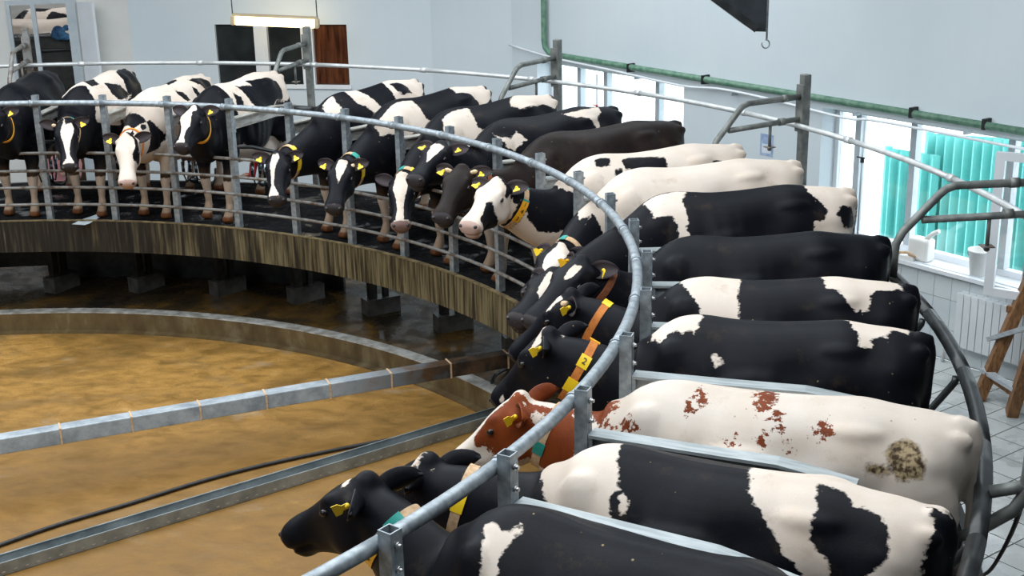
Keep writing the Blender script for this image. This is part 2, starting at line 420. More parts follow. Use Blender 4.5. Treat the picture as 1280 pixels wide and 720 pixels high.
# (outer floor as a ring of quads so that the pit stays open)
mb = MB(); V = []; Fc = []
for i, p in enumerate(room):
    V.append((p.x, p.y, ZF - .01)); d = Vector((p.x, p.y, 0)).normalized() * 8.3; V.append((d.x, d.y, ZF - .01))
k = len(room)
mb2 = []
R_ = [(Vector((p.x, p.y, 0))) for p in room]
mb = MB()
for i in range(k):
    a, b_ = R_[i], R_[(i + 1) % k]
    for j in range(8):
        p, q = a.lerp(b_, j / 8), a.lerp(b_, (j + 1) / 8)
        pi, qi = p.normalized() * 8.34, q.normalized() * 8.34
        mb.add([(p.x, p.y, ZF - .008), (q.x, q.y, ZF - .008), (qi.x, qi.y, ZF - .008), (pi.x, pi.y, ZF - .008)], [(0, 1, 2, 3)])
floor = struct('floor', mb.mesh('floor'), M['grout'])
# floor tiles that can be told apart, by the right wall
TS = 0.302
tile_me = MB().box((0, 0, -.006), (TS - .012, TS - .012, .012)).mesh('floor_tile'); tile_me.materials.append(M['tile_floor'])
cnt = 0
for i in range(0, 14):
    for j in range(-16, 15):
        s = 6.1 + (j + .5) * TS; off = 0.004 + (i + .5) * TS
        p = D(s, ZF, off); r = math.hypot(p.x, p.y)
        if r < 8.46 or s < 3.4 or s > 10.4 or cnt >= 300: continue
        d = p - CAM; zc = d.dot(_fw); x = 640 + FPX * d.dot(_rt) / zc; y = 360 - FPX * d.dot(_up) / zc
        if x > 1330 or x < 1050 or y > 790: continue
        t = obj('tile', tile_me, None, floor, p + Vector((0, 0, random.uniform(-.001, .001))), (0, 0, math.atan2(dD.y, dD.x) + random.uniform(-.002, .002))); cnt += 1
print('floor tiles', cnt)
# kerb between pit and wet floor
mb = MB(); mb.annulus(RK0 - .03, RK1, ZP - .05, ZK - .012, 0, 360, 180)
kerb = struct('kerb_ring', mb.mesh('kerb_ring'), M['curb'])
MB().annulus(RK0 - .035, RK1 + .02, ZK - .012, ZK, 0, 360, 180).build('kerb_cap', M['curb_top'], kerb)
mb = MB(); mb.annulus(RK0 - .11, RK0 - .02, ZP - .01, ZP + .018, 0, 360, 180); mb.build('kerb_foot', M['curb'], kerb)

# wall tiles below the sill of the right wall
wt_me = MB().box((0, 0, 0), (.195, .012, .298)).mesh('wall_tile'); wt_me.materials.append(M['tile_wall'])
backing = MB(); slab(backing, D, 5.0, 10.4, ZF, SILL - .02, 0.0, 0.006); backing.build('tile_backing', M['grout_wall'], wall_right)
for r in range(3):
    for q in range(20):
        s = 5.95 + (q + .5) * .2; z = ZF + .015 + (r + .5) * .3025
        if s > 9.5: continue
        obj('tile', wt_me, None, wall_right, D(s, z, .010), (0, 0, math.atan2(dD.y, dD.x)))
# sill boards and window frames
def window(name, s0, s1, mull, depth=-0.26):
    w = empty(name, D((s0 + s1) / 2, SILL, depth)); w['kind'] = 'structure'
    w0 = Matrix.Translation(w.location).inverted()
    def part(nm, mb, mat):
        me = mb.mesh(nm); me.transform(w0); return obj(nm, me, mat, w)
    fr = MB(); t = .05
    for a, b_ in ((s0, s0 + t), (s1 - t, s1)): slab(fr, D, a, b_, SILL, WTOP, depth - .04, depth + .04)
    slab(fr, D, s0 + t, s1 - t, SILL, SILL + .07, depth - .04, depth + .04); slab(fr, D, s0 + t, s1 - t, WTOP - .06, WTOP, depth - .04, depth + .04)
    part('window_frame', fr, M['white_frame'])
    edges = [s0 + t] + [x for m_ in mull for x in (m_ - .035, m_ + .035)] + [s1 - t]
    for m_ in mull: part('mullion', slab(MB(), D, m_ - .035, m_ + .035, SILL + .07, WTOP - .06, depth - .045, depth + .045), M['grey_frame'])
    for i in range(0, len(edges), 2):
        part('pane', slab(MB(), D, edges[i], edges[i + 1], SILL + .07, WTOP - .06, depth - .005, depth + .005), M['glass'])
    part('window_sill', slab(MB(), D, s0 - .03, s1 + .03, SILL - .035, SILL + .004, depth + .04, 0.07), M['white_frame'])
    return w
def s_at(x, y=200, off=0.0):
    p = on_wall(x, y, D(0, 0, off), math.atan2(dD.y, dD.x)); return (p - D(0, 0, off)).dot(dD)
window('window_1', W1[0], W1[1], [s_at(727, 110, -.26), s_at(760, 110, -.26), s_at(825, 120, -.26)])
window('window_2', W2[0], W2[1], [s_at(1074, 200, -.26), s_at(1142, 220, -.26), s_at(1262, 250, -.26)])
# back wall window, dark room behind it
wb = empty('window_3', B((sb0 + sb1) / 2, zb0)); wb['kind'] = 'structure'
w0 = Matrix.Translation(wb.location).inverted()
def bpart(nm, mb, mat):
    me = mb.mesh(nm); me.transform(w0); return obj(nm, me, mat, wb)
W_ = sb1 - sb0
fr = MB(); t = .05
slab(fr, B, sb0 - .03, sb1 + .03, zb0 - .06, zb0, -.06, .03); 
for a in (sb0 + .27 * W_, sb0 + .33 * W_, sb0 + .595 * W_, sb0 + .655 * W_): pass
bpart('window_frame', fr, M['white_frame'])
for a, b_ in ((.255, .345), (.60, .70)):
    bpart('mullion', slab(MB(), B, sb0 + a * W_, sb0 + b_ * W_, zb0, zb1, -.06, .02), M['white_frame'])
M['pane_dark'] = simple('dark_window_pane', (0.012, 0.016, 0.018), (0.035, 0.04, 0.042), 2, 0.08)
M['pane_brown'] = simple('brown_wood_behind_pane', (0.035, 0.012, 0.006), (0.13, 0.045, 0.02), 3.5, 0.12, vecscale=(5, 5, .6))
for (a, b_), mt in zip(((0, .255), (.345, .60), (.70, 1.0)), ('pane_brown', 'pane_dark', 'pane_dark')):
    bpart('pane', slab(MB(), B, sb0 + a * W_, sb0 + b_ * W_, zb0, zb1, -.06, -.045), M[mt])
bpart('window_recess', slab(MB(), B, sb0 - .02, sb1 + .02, zb0 - .02, zb1 + .02, -.1, -.07), M['black_steel'])

# ------------------------------------------------------------------ outdoors beyond the right windows
M['concrete_out'] = simple('pale_yard', (0.60, 0.62, 0.60), (0.72, 0.73, 0.72), 1.2, 0.9)
mb = MB(); mb.add([D(-14, -1.5, -.4), D(22, -1.5, -.4), D(22, -1.5, -16), D(-14, -1.5, -16)], [(0, 1, 2, 3)])
struct('ground_outside', mb.mesh('ground_outside'), M['concrete_out'])
def corr_sheet(pa, pb, z0, z1, z1b, label, pitch=.165):
    pa, pb = Vector((pa.x, pa.y, 0)), Vector((pb.x, pb.y, 0)); L_ = (pb - pa).length; d_ = (pb - pa) / L_; n_ = Vector((-d_.y, d_.x, 0))
    root = empty('sheet_fence', pa + Vector((0, 0, z0))); tag(root, label, 'fence', 'corrugated fence outside the windows')
    i0 = Matrix.Translation(root.location).inverted()
    nshe = max(1, round(L_ / .99)); w = L_ / nshe
    for k_ in range(nshe):
        V = []; F_ = []; a = k_ * w; npr = max(1, int(round(w / pitch))); pt = w / npr
        prof = []
        for q in range(npr):
            b0 = a + q * pt; prof += [(b0, 0), (b0 + pt * .82, 0), (b0 + pt * .84, -.14), (b0 + pt * .97, -.14)]
        prof.append((a + w, 0))
        for (s_, o) in prof:
            p = pa + d_ * s_ + n_ * o; zt = z1 + (z1b - z1) * s_ / L_
            V += [p + Vector((0, 0, z0)), p + Vector((0, 0, zt))]
        for q in range(len(prof) - 1): F_.append((2 * q, 2 * q + 1, 2 * q + 3, 2 * q + 2))
        m2 = MB(); m2.add(V, F_); me = m2.mesh('sheet'); me.transform(i0); obj('sheet', me, M['turquoise'], root)
    MB().box((0, 0, (z1 - z0) / 2), (.08, .08, z1 - z0 + .04)).build('fence_post', M['turquoise'], root)
    return root
corr_sheet(D(3.97, 0, -3.0), D(4.75, 0, -3.0), -1.5, .10, .12, 'short turquoise corrugated fence seen through the left part of the large window')
corr_sheet(D(4.35, 0, -3.3), D(7.4, 0, -2.3), -1.5, .30, .75, 'long turquoise corrugated fence seen through the right part of the large window')

# ------------------------------------------------------------------ rotary platform
A0D, DAD, RP = 94.3458, -6.94230, 6.1655
ZR = 1.298
def post_ang(k): return A0D + DAD * k
plat = empty('rotary_platform')
tag(plat, 'round dark milking platform carrying the cows, with stained concrete edge', 'platform')
MB().annulus(6.11, 7.98, -.09, 0.0, 0, 360, 240).build('deck', M['deck'], plat)
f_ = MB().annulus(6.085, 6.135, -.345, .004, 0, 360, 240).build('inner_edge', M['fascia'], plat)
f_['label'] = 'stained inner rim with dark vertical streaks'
M['lip'] = simple('ochre_crust', (0.07, 0.05, 0.022), (0.24, 0.18, 0.085), 14, 0.6)
MB().annulus(6.080, 6.128, .004, .012, 0, 360, 240).build('rim_lip', M['lip'], plat)
MB().annulus(7.94, 7.99, -.30, .02, 0, 360, 240).build('outer_edge', M['black_steel'], plat)
MB().annulus(6.9, 7.5, -.42, -.092, 0, 360, 180).build('ring_beam', M['black_steel'], plat)
for q in range(60):
    a = q * 6.0 + 1.5
    m_ = MB(); p, r_ = pol(6.14, a, -.2), pol(6.9, a, -.2); m_.bar(p, r_, .06, .20); m_.build('cross_beam', M['black_steel'], plat)
sk = MB().annulus(7.66, 7.70, ZF + .004, -.095, 64, 91.8, 60); sk.annulus(7.66, 7.70, ZF + .16, -.095, 91.8, 140, 40)  # plate added to keep the underside dark along this arc
sk.build('shade_skirt', M['black_steel'], plat)
# roller blocks carrying the platform
M['block'] = simple('wet_concrete_block', (0.05, 0.048, 0.045), (0.13, 0.125, 0.115), 7, 0.35)
blk_me = MB().box((0, 0, .09), (.40, .18, .18)).mesh('block'); blk_me.materials.append(M['block'])
pst_me = MB().box((-.1, 0, .4395), (.09, .08, .519)).box((.06, 0, .4395), (.06, .06, .519)).mesh('roller_post'); pst_me.materials.append(M['black_steel'])
whl = MB().tube([(-.02, -.05, .58), (-.02, .05, .58)], .09, 16).mesh('roller'); whl.materials.append(M['black_steel'])
ords = ('hidden behind', 'nearest', 'second from', 'third from', 'fourth from', 'fifth from', 'sixth from', 'seventh from', 'eighth from')
for q in range(9):
    a = 32.75 + 8.25 * q
    r = empty('roller_block', pol(7.20, a, ZF), math.radians(a - 28))
    tag(r, 'dark concrete roller block under the carousel, %s the cable duct end' % ords[q], 'roller block', 'roller blocks under the carousel')
    obj('block', blk_me, None, r); obj('roller_post', pst_me, None, r); obj('roller', whl, None, r)

# ------------------------------------------------------------------ stall railing that turns with the platform
rail = empty('stall_railing')
tag(rail, 'curved galvanised head railing with posts and stall dividers on the platform', 'railing')
K0, K1 = -1, 20
def hollow_post():
    m_ = MB(); w, d_, h, t = .062, .062, 1.375, .006
    o_ = [(-w / 2, -d_ / 2), (w / 2, -d_ / 2), (w / 2, d_ / 2), (-w / 2, d_ / 2)]
    i_ = [(-w / 2 + t, -d_ / 2 + t), (w / 2 - t, -d_ / 2 + t), (w / 2 - t, d_ / 2 - t), (-w / 2 + t, d_ / 2 - t)]
    V = [(x, y, 0) for x, y in o_] + [(x, y, h) for x, y in o_] + [(x, y, h) for x, y in i_] + [(x, y, h - .12) for x, y in i_]
    F_ = [(0, 1, 2, 3), (12, 13, 14, 15)]
    for q in range(4):
        r = (q + 1) % 4
        F_ += [(q, r, 4 + r, 4 + q), (4 + q, 4 + r, 8 + r, 8 + q), (8 + q, 8 + r, 12 + r, 12 + q)]
    m_.add(V, F_); me = m_.mesh('post'); me.materials.append(M['galv']); return me
post_me = hollow_post()
bolt_me = MB().tube([(.028, 0, 0), (.052, 0, 0)], .009, 8).tube([(.031, 0, 0), (.04, 0, 0)], .015, 6).mesh('bolt'); bolt_me.materials.append(M['bolt'])
clamp_me = MB().tube([Vector((.0, -.012, 0)), Vector((.0, .012, 0))], .037, 14).mesh('clamp'); clamp_me.materials.append(M['galv'])
RT = RP - .062                                    # rails run just inside the posts
def arc(R, a0, a1, z, n_=6): return [pol(R, a0 + (a1 - a0) * i / n_, z) for i in range(n_ + 1)]
for k in range(K0, K1 + 1):
    a = post_ang(k)
    po = obj('post', post_me, None, rail, pol(RP, a), (0, 0, math.radians(a)))
    for z in (ZR + .022, ZR - .075):
        obj('bolt', bolt_me, None, po, (0, 0, z))
    obj('clamp', clamp_me, None, rail, pol(RT, a + .33, ZR), (0, 0, math.radians(a)))
    if k < K1:
        a1 = post_ang(k + 1)
        MB().tube(arc(RT, a, a1, ZR), .031, 12).build('top_rail', M['galv'], rail)
        for z in (.18, .37, .555, .75):
            MB().tube(arc(RT + .03, a, a1, z, 4), .0165, 8).build('lower_rail', M['rail_rusty'], rail)
# stall dividers: folded sheet on top, tube below, rising to the rump rail
def divider(k):
    a = post_ang(k); t = math.radians(a)
    V = []; F_ = []; nn = 14
    for i in range(nn + 1):
        f = i / nn; x = .036 + f * 1.18; y = .012 + .02 * math.sin(f * math.pi); dz = -.05 * max(0, f - .72) / .28 - .012 * math.sin(f * math.pi)
        for (yy, zz) in ((y - .045, 1.165), (y + .045, 1.165), (y + .045, 1.150), (y - .0, 1.148), (y - .0, 1.045), (y - .014, 1.045), (y - .014, 1.148), (y - .045, 1.150)):
            V.append((x, yy, zz + dz))
    for i in range(nn):
        for q in range(8): F_.append((i * 8 + q, (i + 1) * 8 + q, (i + 1) * 8 + (q + 1) % 8, i * 8 + (q + 1) % 8))
    F_ += [tuple(range(8)), tuple(range(nn * 8, nn * 8 + 8))[::-1]]
    return V, F_, a
V, F_, _a = divider(0)
m_ = MB(); m_.add(V, F_); div_me = m_.mesh('divider_sheet')
div_me.materials.append(M['sheet'])
m_ = MB(); m_.add(V, F_); div_me2 = m_.mesh('divider_sheet'); div_me2.materials.append(M['sheet_dirty'])
dt_me = MB().tube([(.03, 0, .86), (.35, 0, .80), (.9, 0, .62), (1.3, 0, .58), (1.5, 0, .66), (1.6, 0, .80), (1.668, 0, .90), (1.672, 0, .93)], .021, 8).mesh('divider_tube'); dt_me.materials.append(M['dark_tube'])
dv_me = MB().box((.042, .0, 1.09), (.02, .05, .15)).mesh('divider_bracket'); dv_me.materials.append(M['galv'])
for k in range(K0, K1 + 1):
    a = post_ang(k)
    d_ = obj('divider_sheet', div_me if k >= 10 else div_me2, None, rail, pol(RP, a), (0, 0, math.radians(a)))
    obj('divider_bracket', dv_me, None, d_)
    obj('divider_tube', dt_me, None, rail, pol(RP, a), (0, 0, math.radians(a)))

# rump rail behind the cows
rr = empty('rump_rail'); tag(rr, 'dark round steel tube ringing the carousel behind the rumps', 'rail')
RRUMP, ZRUMP = 7.872, .968
for i in range(-45, 130, 7):
    MB().tube([pol(RRUMP, i + q * 7 / 4, ZRUMP) for q in range(5)], .040, 14).build('tube_length', M['dark_tube'], rr)

# fixed frames outside with bent arms reaching over the rumps
fr_labels = {94.4: 'rusty steel frame with bent arms by the left doorway', 70.7: 'steel frame with bent arms before the dark window', 48.0: 'steel frame with bent arms at the wall corner', 25.0: 'steel frame with bent arms before the wall between windows', 2.0: 'steel frame with bent arms before the turquoise fence', -21.0: 'steel frame with bent arms beside the tiled floor bottom right'}
for a, lab in fr_labels.items():
    r = empty('arm_frame', pol(8.8, a, ZF), math.radians(a)); tag(r, lab, 'steel frame', 'bent arm frames around the carousel')
    mt = M['rail_rusty'] if a > 90 else M['galv_dull']
    h = 1.80 - ZF
    px_ = .75 if a < -20 else .42 if a < 10 else 0.0           # the near frames stand further out
    bx = MB().box((px_, 0, h / 2), (.075, .075, h)).build('post', mt, r); bevel(bx, .006)
    MB().box((px_ - .047, 0, 1.5 - ZF), (.02, .10, .42)).build('mounting_plate', mt, r)
    zz = lambda z: z - ZF
    if a < -20:
        MB().tube([(.70, 0, zz(1.605)), (-.60, 0, zz(1.60)), (-.68, 0, zz(1.57)), (-.735, 0, zz(1.50)), (-.75, 0, zz(1.40)), (-.755, 0, zz(1.10)), (-.765, 0, zz(1.0)), (-.80, 0, zz(.93)), (-.95, 0, zz(.80)), (-1.0, 0, zz(.76))], .030, 12).build('upper_arm', mt, r)
        MB().tube([(-.76, 0, zz(1.05)), (-.90, 0, zz(1.0))], .028, 12).build('strut', mt, r)
    else:
      MB().tube([(px_ - .05, 0, zz(1.605)), (-.35, 0, zz(1.60)), (-.60, 0, zz(1.595)), (-.66, 0, zz(1.575)), (-.70, 0, zz(1.54)), (-.92, 0, zz(1.30)), (-.96, 0, zz(1.22)), (-.965, 0, zz(1.14)), (-.965, 0, zz(1.0))], .027, 12).build('upper_arm', mt, r)
    MB().tube([(px_ - .05, 0, zz(1.405)), (-.80 if a > -20 else -.74, 0, zz(1.375))], .025, 12).build('lower_arm', mt, r)
    for x_, z_ in ((-.22, 1.603), (-.24, 1.398)):
        MB().tube([(x_ - .03, 0, zz(z_)), (x_ + .03, 0, zz(z_))], .034, 12).build('sleeve', mt, r)
    dr = MB().tube([(-.36, 0, zz(1.39)), (-.36, 0, zz(1.19))], .014, 8).build('hanging_rod', mt, r)
    MB().box((-.36, 0, zz(1.185)), (.08, .08, .008)).ell((-.36, 0, zz(1.165)), (.02, .02, .018)).build('foot_pad', M['rail_rusty'], dr)

# milk pipe ring
mp = empty('milk_pipe'); tag(mp, 'thin pale pipe curving round the hall above the rumps', 'pipe')
for i in range(-50, 120, 10):
    MB().tube([pol(8.72, i + q * 2, 1.352) for q in range(6)], .024, 10).build('pipe_length', M['pipe_white'], mp)
    MB().tube([pol(8.72, i - .25, 1.352), pol(8.72, i + .25, 1.352)], .031, 10).build('coupling', M['pipe_white'], mp)

# ------------------------------------------------------------------ cows
TRUNK = [  # x, top, widest level, bottom, half width, roundness top, roundness bottom
    (-.035, 1.335, 1.24, 1.13, .055, 2.0, 2.0), (.0, 1.385, 1.23, 1.0, .125, 2.0, 2.0), (.06, 1.415, 1.20, .88, .185, 2.0, 2.1),
    (.16, 1.43, 1.16, .76, .235, 2.0, 2.2), (.30, 1.44, 1.14, .68, .258, 2.0, 2.2), (.46, 1.455, 1.15, .64, .275, 2.05, 2.2),
    (.60, 1.445, 1.06, .61, .295, 1.95, 2.2), (.80, 1.43, 1.0, .57, .335, 1.95, 2.2), (1.0, 1.425, .99, .555, .350, 1.95, 2.2),
    (1.15, 1.435, 1.0, .57, .330, 1.9, 2.2), (1.28, 1.445, 1.03, .61, .285, 1.85, 2.1), (1.40, 1.43, 1.04, .66, .255, 1.85, 2.1),
    (1.50, 1.375, 1.02, .70, .232, 1.9, 2.0), (1.58, 1.305, 1.0, .735, .205, 2.0, 2.0)]
HEAD = [  # along, top, bottom, half width, roundness
    (-.03, .080, .10, .068, 2.2), (.0, .106, .135, .094, 2.3), (.05, .118, .165, .108, 2.4), (.11, .121, .190, .117, 2.5), (.17, .116, .200, .118, 2.5), (.23, .107, .192, .108, 2.4),
    (.29, .094, .164, .094, 2.3), (.35, .083, .138, .086, 2.3), (.41, .076, .118, .083, 2.3), (.465, .073, .110, .090, 2.4), (.51, .068, .104, .096, 2.5),
    (.545, .056, .086, .088, 2.4), (.567, .032, .056, .060, 2.0)]
def cr(tab, n):
    """Catmull-Rom resample of a table over its first column"""
    T = np.array(tab); m = len(T); out = []
    for i in range(m - 1):
        p0, p1, p2, p3 = T[max(i - 1, 0)], T[i], T[i + 1], T[min(i + 2, m - 1)]
        k = max(1, int(round((p2[0] - p1[0]) / n)))
        for j in range(k):
            t = j / k
            out.append(.5 * ((2 * p1) + (-p0 + p2) * t + (2 * p0 - 5 * p1 + 4 * p2 - p3) * t * t + (-p0 + 3 * p1 - 3 * p2 + p3) * t ** 3))
            out[-1][0] = p1[0] + (p2[0] - p1[0]) * t
    out.append(T[-1]); return out
NR = 40
def ring(c, u, l, ht, hb, hw, nt_, nb_):
    P = []
    for i in range(NR):
        ph = 2 * math.pi * i / NR; s, co = math.sin(ph), math.cos(ph)
        n_ = nt_ if co > 0 else nb_
        P.append(c + l * (hw * math.copysign(abs(s) ** (2 / n_), s)) + u * ((ht if co > 0 else hb) * math.copysign(abs(co) ** (2 / n_), co)))
    return P
X, Y, Z = Vector((1, 0, 0)), Vector((0, 1, 0)), Vector((0, 0, 1))

def head_frame(c):
    yw, pt, rl = math.radians(c['yaw']), math.radians(c['pitch']), math.radians(c.get('roll', 0))
    hd = Vector((math.cos(yw) * math.cos(pt), math.sin(yw) * math.cos(pt), -math.sin(pt)))
    l = Z.cross(hd).normalized(); u = hd.cross(l).normalized()
    l, u = l * math.cos(rl) + u * math.sin(rl), u * math.cos(rl) - l * math.sin(rl)
    poll = Vector((c['R'] - c['Rp'], c['lat'], c['pz']))
    return hd, l, u, poll - u * .108

def cow_rings(c):
    """one loft from tail to muzzle: list of (ring points, u coordinate, centre, frame)"""
    g = c.get('girth', 1.0); hs = c.get('h', 1.0); sx = c['sx']
    R = []
    for (x, top, mid, bot, hw, n1, n2) in cr(TRUNK, .035):
        R.append((ring(Vector((x * sx, 0, mid * hs)), Z, Y, (top - mid) * hs, (mid - bot) * hs, hw * g, n1, n2), x, Vector((x * sx, 0, mid * hs)), (X, Y, Z, hw * g, (top - mid) * hs, (mid - bot) * hs)))
    hd, l, u, O = head_frame(c)
    P0 = Vector((1.62 * sx, c['lat'] * .12, 0.968 * hs)); T0 = Vector((1, c['lat'] * .5, c.get('nz', -.10))).normalized()
    P3 = O + hd * .05 - u * .035; T1 = (hd * c.get('nb', .22) + (P3 - P0).normalized() * .8).normalized()
    d = (P3 - P0).length
    C1, C2 = P0 + T0 * d * .34, P3 - T1 * d * .34
    nk = 15; u0 = 1.62; neck = []
    prev = None; up_ = u0
    for i in range(nk + 1):
        t = i / nk; q = 1 - t
        p = P0 * q ** 3 + C1 * 3 * q * q * t + C2 * 3 * q * t * t + P3 * t ** 3
        tn = ((C1 - P0) * q * q + (C2 - C1) * 2 * q * t + (P3 - C2) * t * t).normalized()
        uu = (Z * (1 - t) + u * t); uu = (uu - tn * uu.dot(tn)).normalized(); ll = uu.cross(tn).normalized()
        if prev is not None: up_ += (p - prev).length
        prev = p
        e = t ** .8
        ht = .285 * (1 - e) + .112 * e; hb = .30 * (1 - e) + .175 * e; hw = .198 * (1 - e) + .100 * e
        r = (ring(p, uu, ll, ht, hb, hw, 1.95, 2.0), up_, p, (tn, ll, uu, hw, ht, hb)); R.append(r); neck.append(r)
    c['nhead'] = len(R)
    for (s, tp, bt, hw, n_) in cr(HEAD, .02):
        p = O + hd * s
        R.append((ring(p, u, l, tp, bt, hw, n_, 2.1), up_ + s, p, (hd, l, u, hw, tp, bt)))
    return R, neck, (hd, l, u, O, up_)

def sd_poly(P, poly):
    A_ = np.array(poly, float); B_ = np.roll(A_, -1, 0)
    d = np.full(len(P), 1e9); ins = np.zeros(len(P), bool)
    for a, b in zip(A_, B_):
        e = b - a; w = P - a; t = np.clip((w @ e) / (e @ e + 1e-12), 0, 1)
        q = w - t[:, None] * e; d = np.minimum(d, np.hypot(q[:, 0], q[:, 1]))
        c1 = (a[1] > P[:, 1]) != (b[1] > P[:, 1])
        xi = a[0] + (P[:, 1] - a[1]) / (b[1] - a[1] + 1e-12) * e[0]
        ins ^= c1 & (P[:, 0] < xi)
    return np.where(ins, d, -d)

def limb(mb, pts, rad, n=14): mb.tube(pts, rad, n)

def ear_mesh(base, out, up, fwd, L=.182, W=.060):
    """leaf-shaped cupped ear; returns verts, faces, inside flag"""
    nl, nw = 9, 7; V = []; F_ = []; ins = []
    for side in (0, 1):
        for i in range(nl):
            t = i / (nl - 1); w = W * (math.sin(math.pi * min(1, (t * .86 + .14))) ** .62) * (1.0 if t < .98 else .35)
            for j in range(nw):
                a = (j / (nw - 1) - .5) * 2
                cup = (1 - a * a) * .05 * (1 - .55 * t)
                th = .005 * (1 if side else -1) * (1 - .5 * abs(a))
                p = base + out * (t * L) + up * (a * w - .02 * t * t) + fwd * (-cup + th)
                V.append(p); ins.append(1.0 if side else 0.0)
    o = nl * nw
    for i in range(nl - 1):
        for j in range(nw - 1):
            a = i * nw + j
            F_.append((a, a + 1, a + nw + 1, a + nw)); F_.append((o + a, o + a + nw, o + a + nw + 1, o + a + 1))
    edge = [j for j in range(nw)] + [i * nw + nw - 1 for i in range(1, nl)] + [(nl - 1) * nw + j for j in range(nw - 2, -1, -1)] + [i * nw for i in range(nl - 2, 0, -1)]
    for a, b in zip(edge, edge[1:] + edge[:1]): F_.append((a, o + a, o + b, b))
    return V, F_, ins

def coat_mat(c):
    m, nt, b = new_mat('coat')
    tc = N(nt, 'ShaderNodeTexCoord'); P = tc.outputs['Object']
    def att(nm):
        a = N(nt, 'ShaderNodeAttribute', attribute_type='GEOMETRY', attribute_name=nm); return a.outputs['Fac']
    coat, muz, ear, udd = att('coat'), att('muzzle'), att('ear'), att('udder')
    hair = noise(nt, mapping(nt, P, (1.0, 1.6, 3.0)), 16, 5, 0.6); hair2 = noise(nt, mapping(nt, P, (.6, 1.5, 1.2)), 70, 3, 0.6)
    rg = c.get('ragged', .022)
    e = math_(nt, 'ADD', coat, math_(nt, 'MULTIPLY', math_(nt, 'SUBTRACT', hair.outputs[0], .5), rg * 2.2))
    e = math_(nt, 'ADD', e, math_(nt, 'MULTIPLY', math_(nt, 'SUBTRACT', hair2.outputs[0], .5), rg * 1.1))
    if c.get('speckle'):
        sp = noise(nt, mapping(nt, P, (.9, 1, .9)), 34, 5, .70)
        e = math_(nt, 'ADD', e, math_(nt, 'MULTIPLY', math_(nt, 'SUBTRACT', sp.outputs[0], .52), c['speckle']))
    isdark = ramp(nt, math_(nt, 'MULTIPLY_ADD', e, 40.0, .5, clamp=True), [(0.3, 0.0), (0.7, 1.0)]).outputs[0]
    big = noise(nt, P, 2.3, 5, .6); med = noise(nt, P, 9, 5, .65); fl = noise(nt, mapping(nt, P, (1, 2.5, 5)), 120, 2, .7)
    w0 = c.get('white', (0.63, 0.555, 0.49)); w1 = (w0[0] * .92, w0[1] * .86, w0[2] * .80)
    wcol = mixc(nt, ramp(nt, big.outputs[0], [(.40, 0.0), (.66, 1.0)]).outputs[0], w0, w1)
    wcol = mixc(nt, math_(nt, 'MULTIPLY', ramp(nt, fl.outputs[0], [(.35, 1.0), (.6, 0.0)]).outputs[0], .18), wcol, (w0[0] * .72, w0[1] * .68, w0[2] * .64))
    k0 = c.get('dark', (0.0033, 0.0039, 0.0060)); k1 = c.get('dark2', (k0[0] * 1.7 + .002, k0[1] * 1.6 + .0018, k0[2] * 1.6 + .0016))
    kcol = mixc(nt, ramp(nt, big.outputs[0], [(.42, 0.0), (.68, 1.0)]).outputs[0], k0, k1)
    kcol = mixc(nt, math_(nt, 'MULTIPLY', ramp(nt, fl.outputs[0], [(.45, 0.0), (.7, 1.0)]).outputs[0], .5), kcol, (k1[0] * 1.5, k1[1] * 1.5, k1[2] * 1.5))
    col = mixc(nt, isdark, wcol, kcol)
    # pink muzzle / udder skin, grey inner ear
    mz = c.get('muzzle', (0.035, 0.030, 0.032))
    col = mixc(nt, ramp(nt, math_(nt, 'ADD', muz, math_(nt, 'MULTIPLY', math_(nt, 'SUBTRACT', hair.outputs[0], .5), .5)), [(.45, 0.0), (.6, 1.0)]).outputs[0], col, mz)
    col = mixc(nt, udd, col, (0.56, 0.36, 0.28))
    col = mixc(nt, math_(nt, 'MULTIPLY', ear, .75), col, c.get('earin', (0.085, 0.07, 0.075)))
    # dung and dust, on legs and in scattered patches
    spz = N(nt, 'ShaderNodeSeparateXYZ'); nt.links.new(P, spz.inputs[0])
    dn = noise(nt, P, 5.5, 6, .7)
    leg = ramp(nt, math_(nt, 'ADD', spz.outputs[2], math_(nt, 'MULTIPLY', math_(nt, 'SUBTRACT', dn.outputs[0], .5), .5)), [(.12, .95), (.40, 0.35), (.62, 0.0)]).outputs[0]
    col = mixc(nt, math_(nt, 'MULTIPLY', leg, .68), col, mixc(nt, med.outputs[0], (0.30, 0.15, 0.05), (0.20, 0.12, 0.06)))
    dirt = ramp(nt, dn.outputs[0], [(.58, 0.0), (.74, 1.0)]).outputs[0]
    dusty = math_(nt, 'MULTIPLY', dirt, ramp(nt, fl.outputs[0], [(.38, .35), (.62, 1.0)]).outputs[0])
    col = mixc(nt, math_(nt, 'MULTIPLY', dusty, c.get('dirt', .55)), col, mixc(nt, isdark, (0.30, 0.20, 0.11), (0.058, 0.038, 0.022)))
    dg_ = ramp(nt, math_(nt, 'ADD', math_(nt, 'MULTIPLY_ADD', att('dung'), 9.0, .5), math_(nt, 'MULTIPLY', math_(nt, 'SUBTRACT', dn.outputs[0], .5), 1.1)), [(.42, 0.0), (.60, 1.0)]).outputs[0]
    if c.get('dungy'): col = mixc(nt, dg_, col, mixc(nt, ramp(nt, noise(nt, P, 40, 4).outputs[0], [(.4, 0.0), (.6, 1.0)]).outputs[0], (0.045, 0.026, 0.012), (0.34, 0.26, 0.15)))
    hoof = ramp(nt, spz.outputs[2], [(.065, 1.0), (.085, 0.0)]).outputs[0]
    col = mixc(nt, hoof, col, mixc(nt, med.outputs[0], (0.22, 0.07, 0.02), (0.05, 0.025, 0.012)))
    vo = N(nt, 'ShaderNodeTexVoronoi'); vo.inputs['Scale'].default_value = 13; nt.links.new(P, vo.inputs['Vector'])
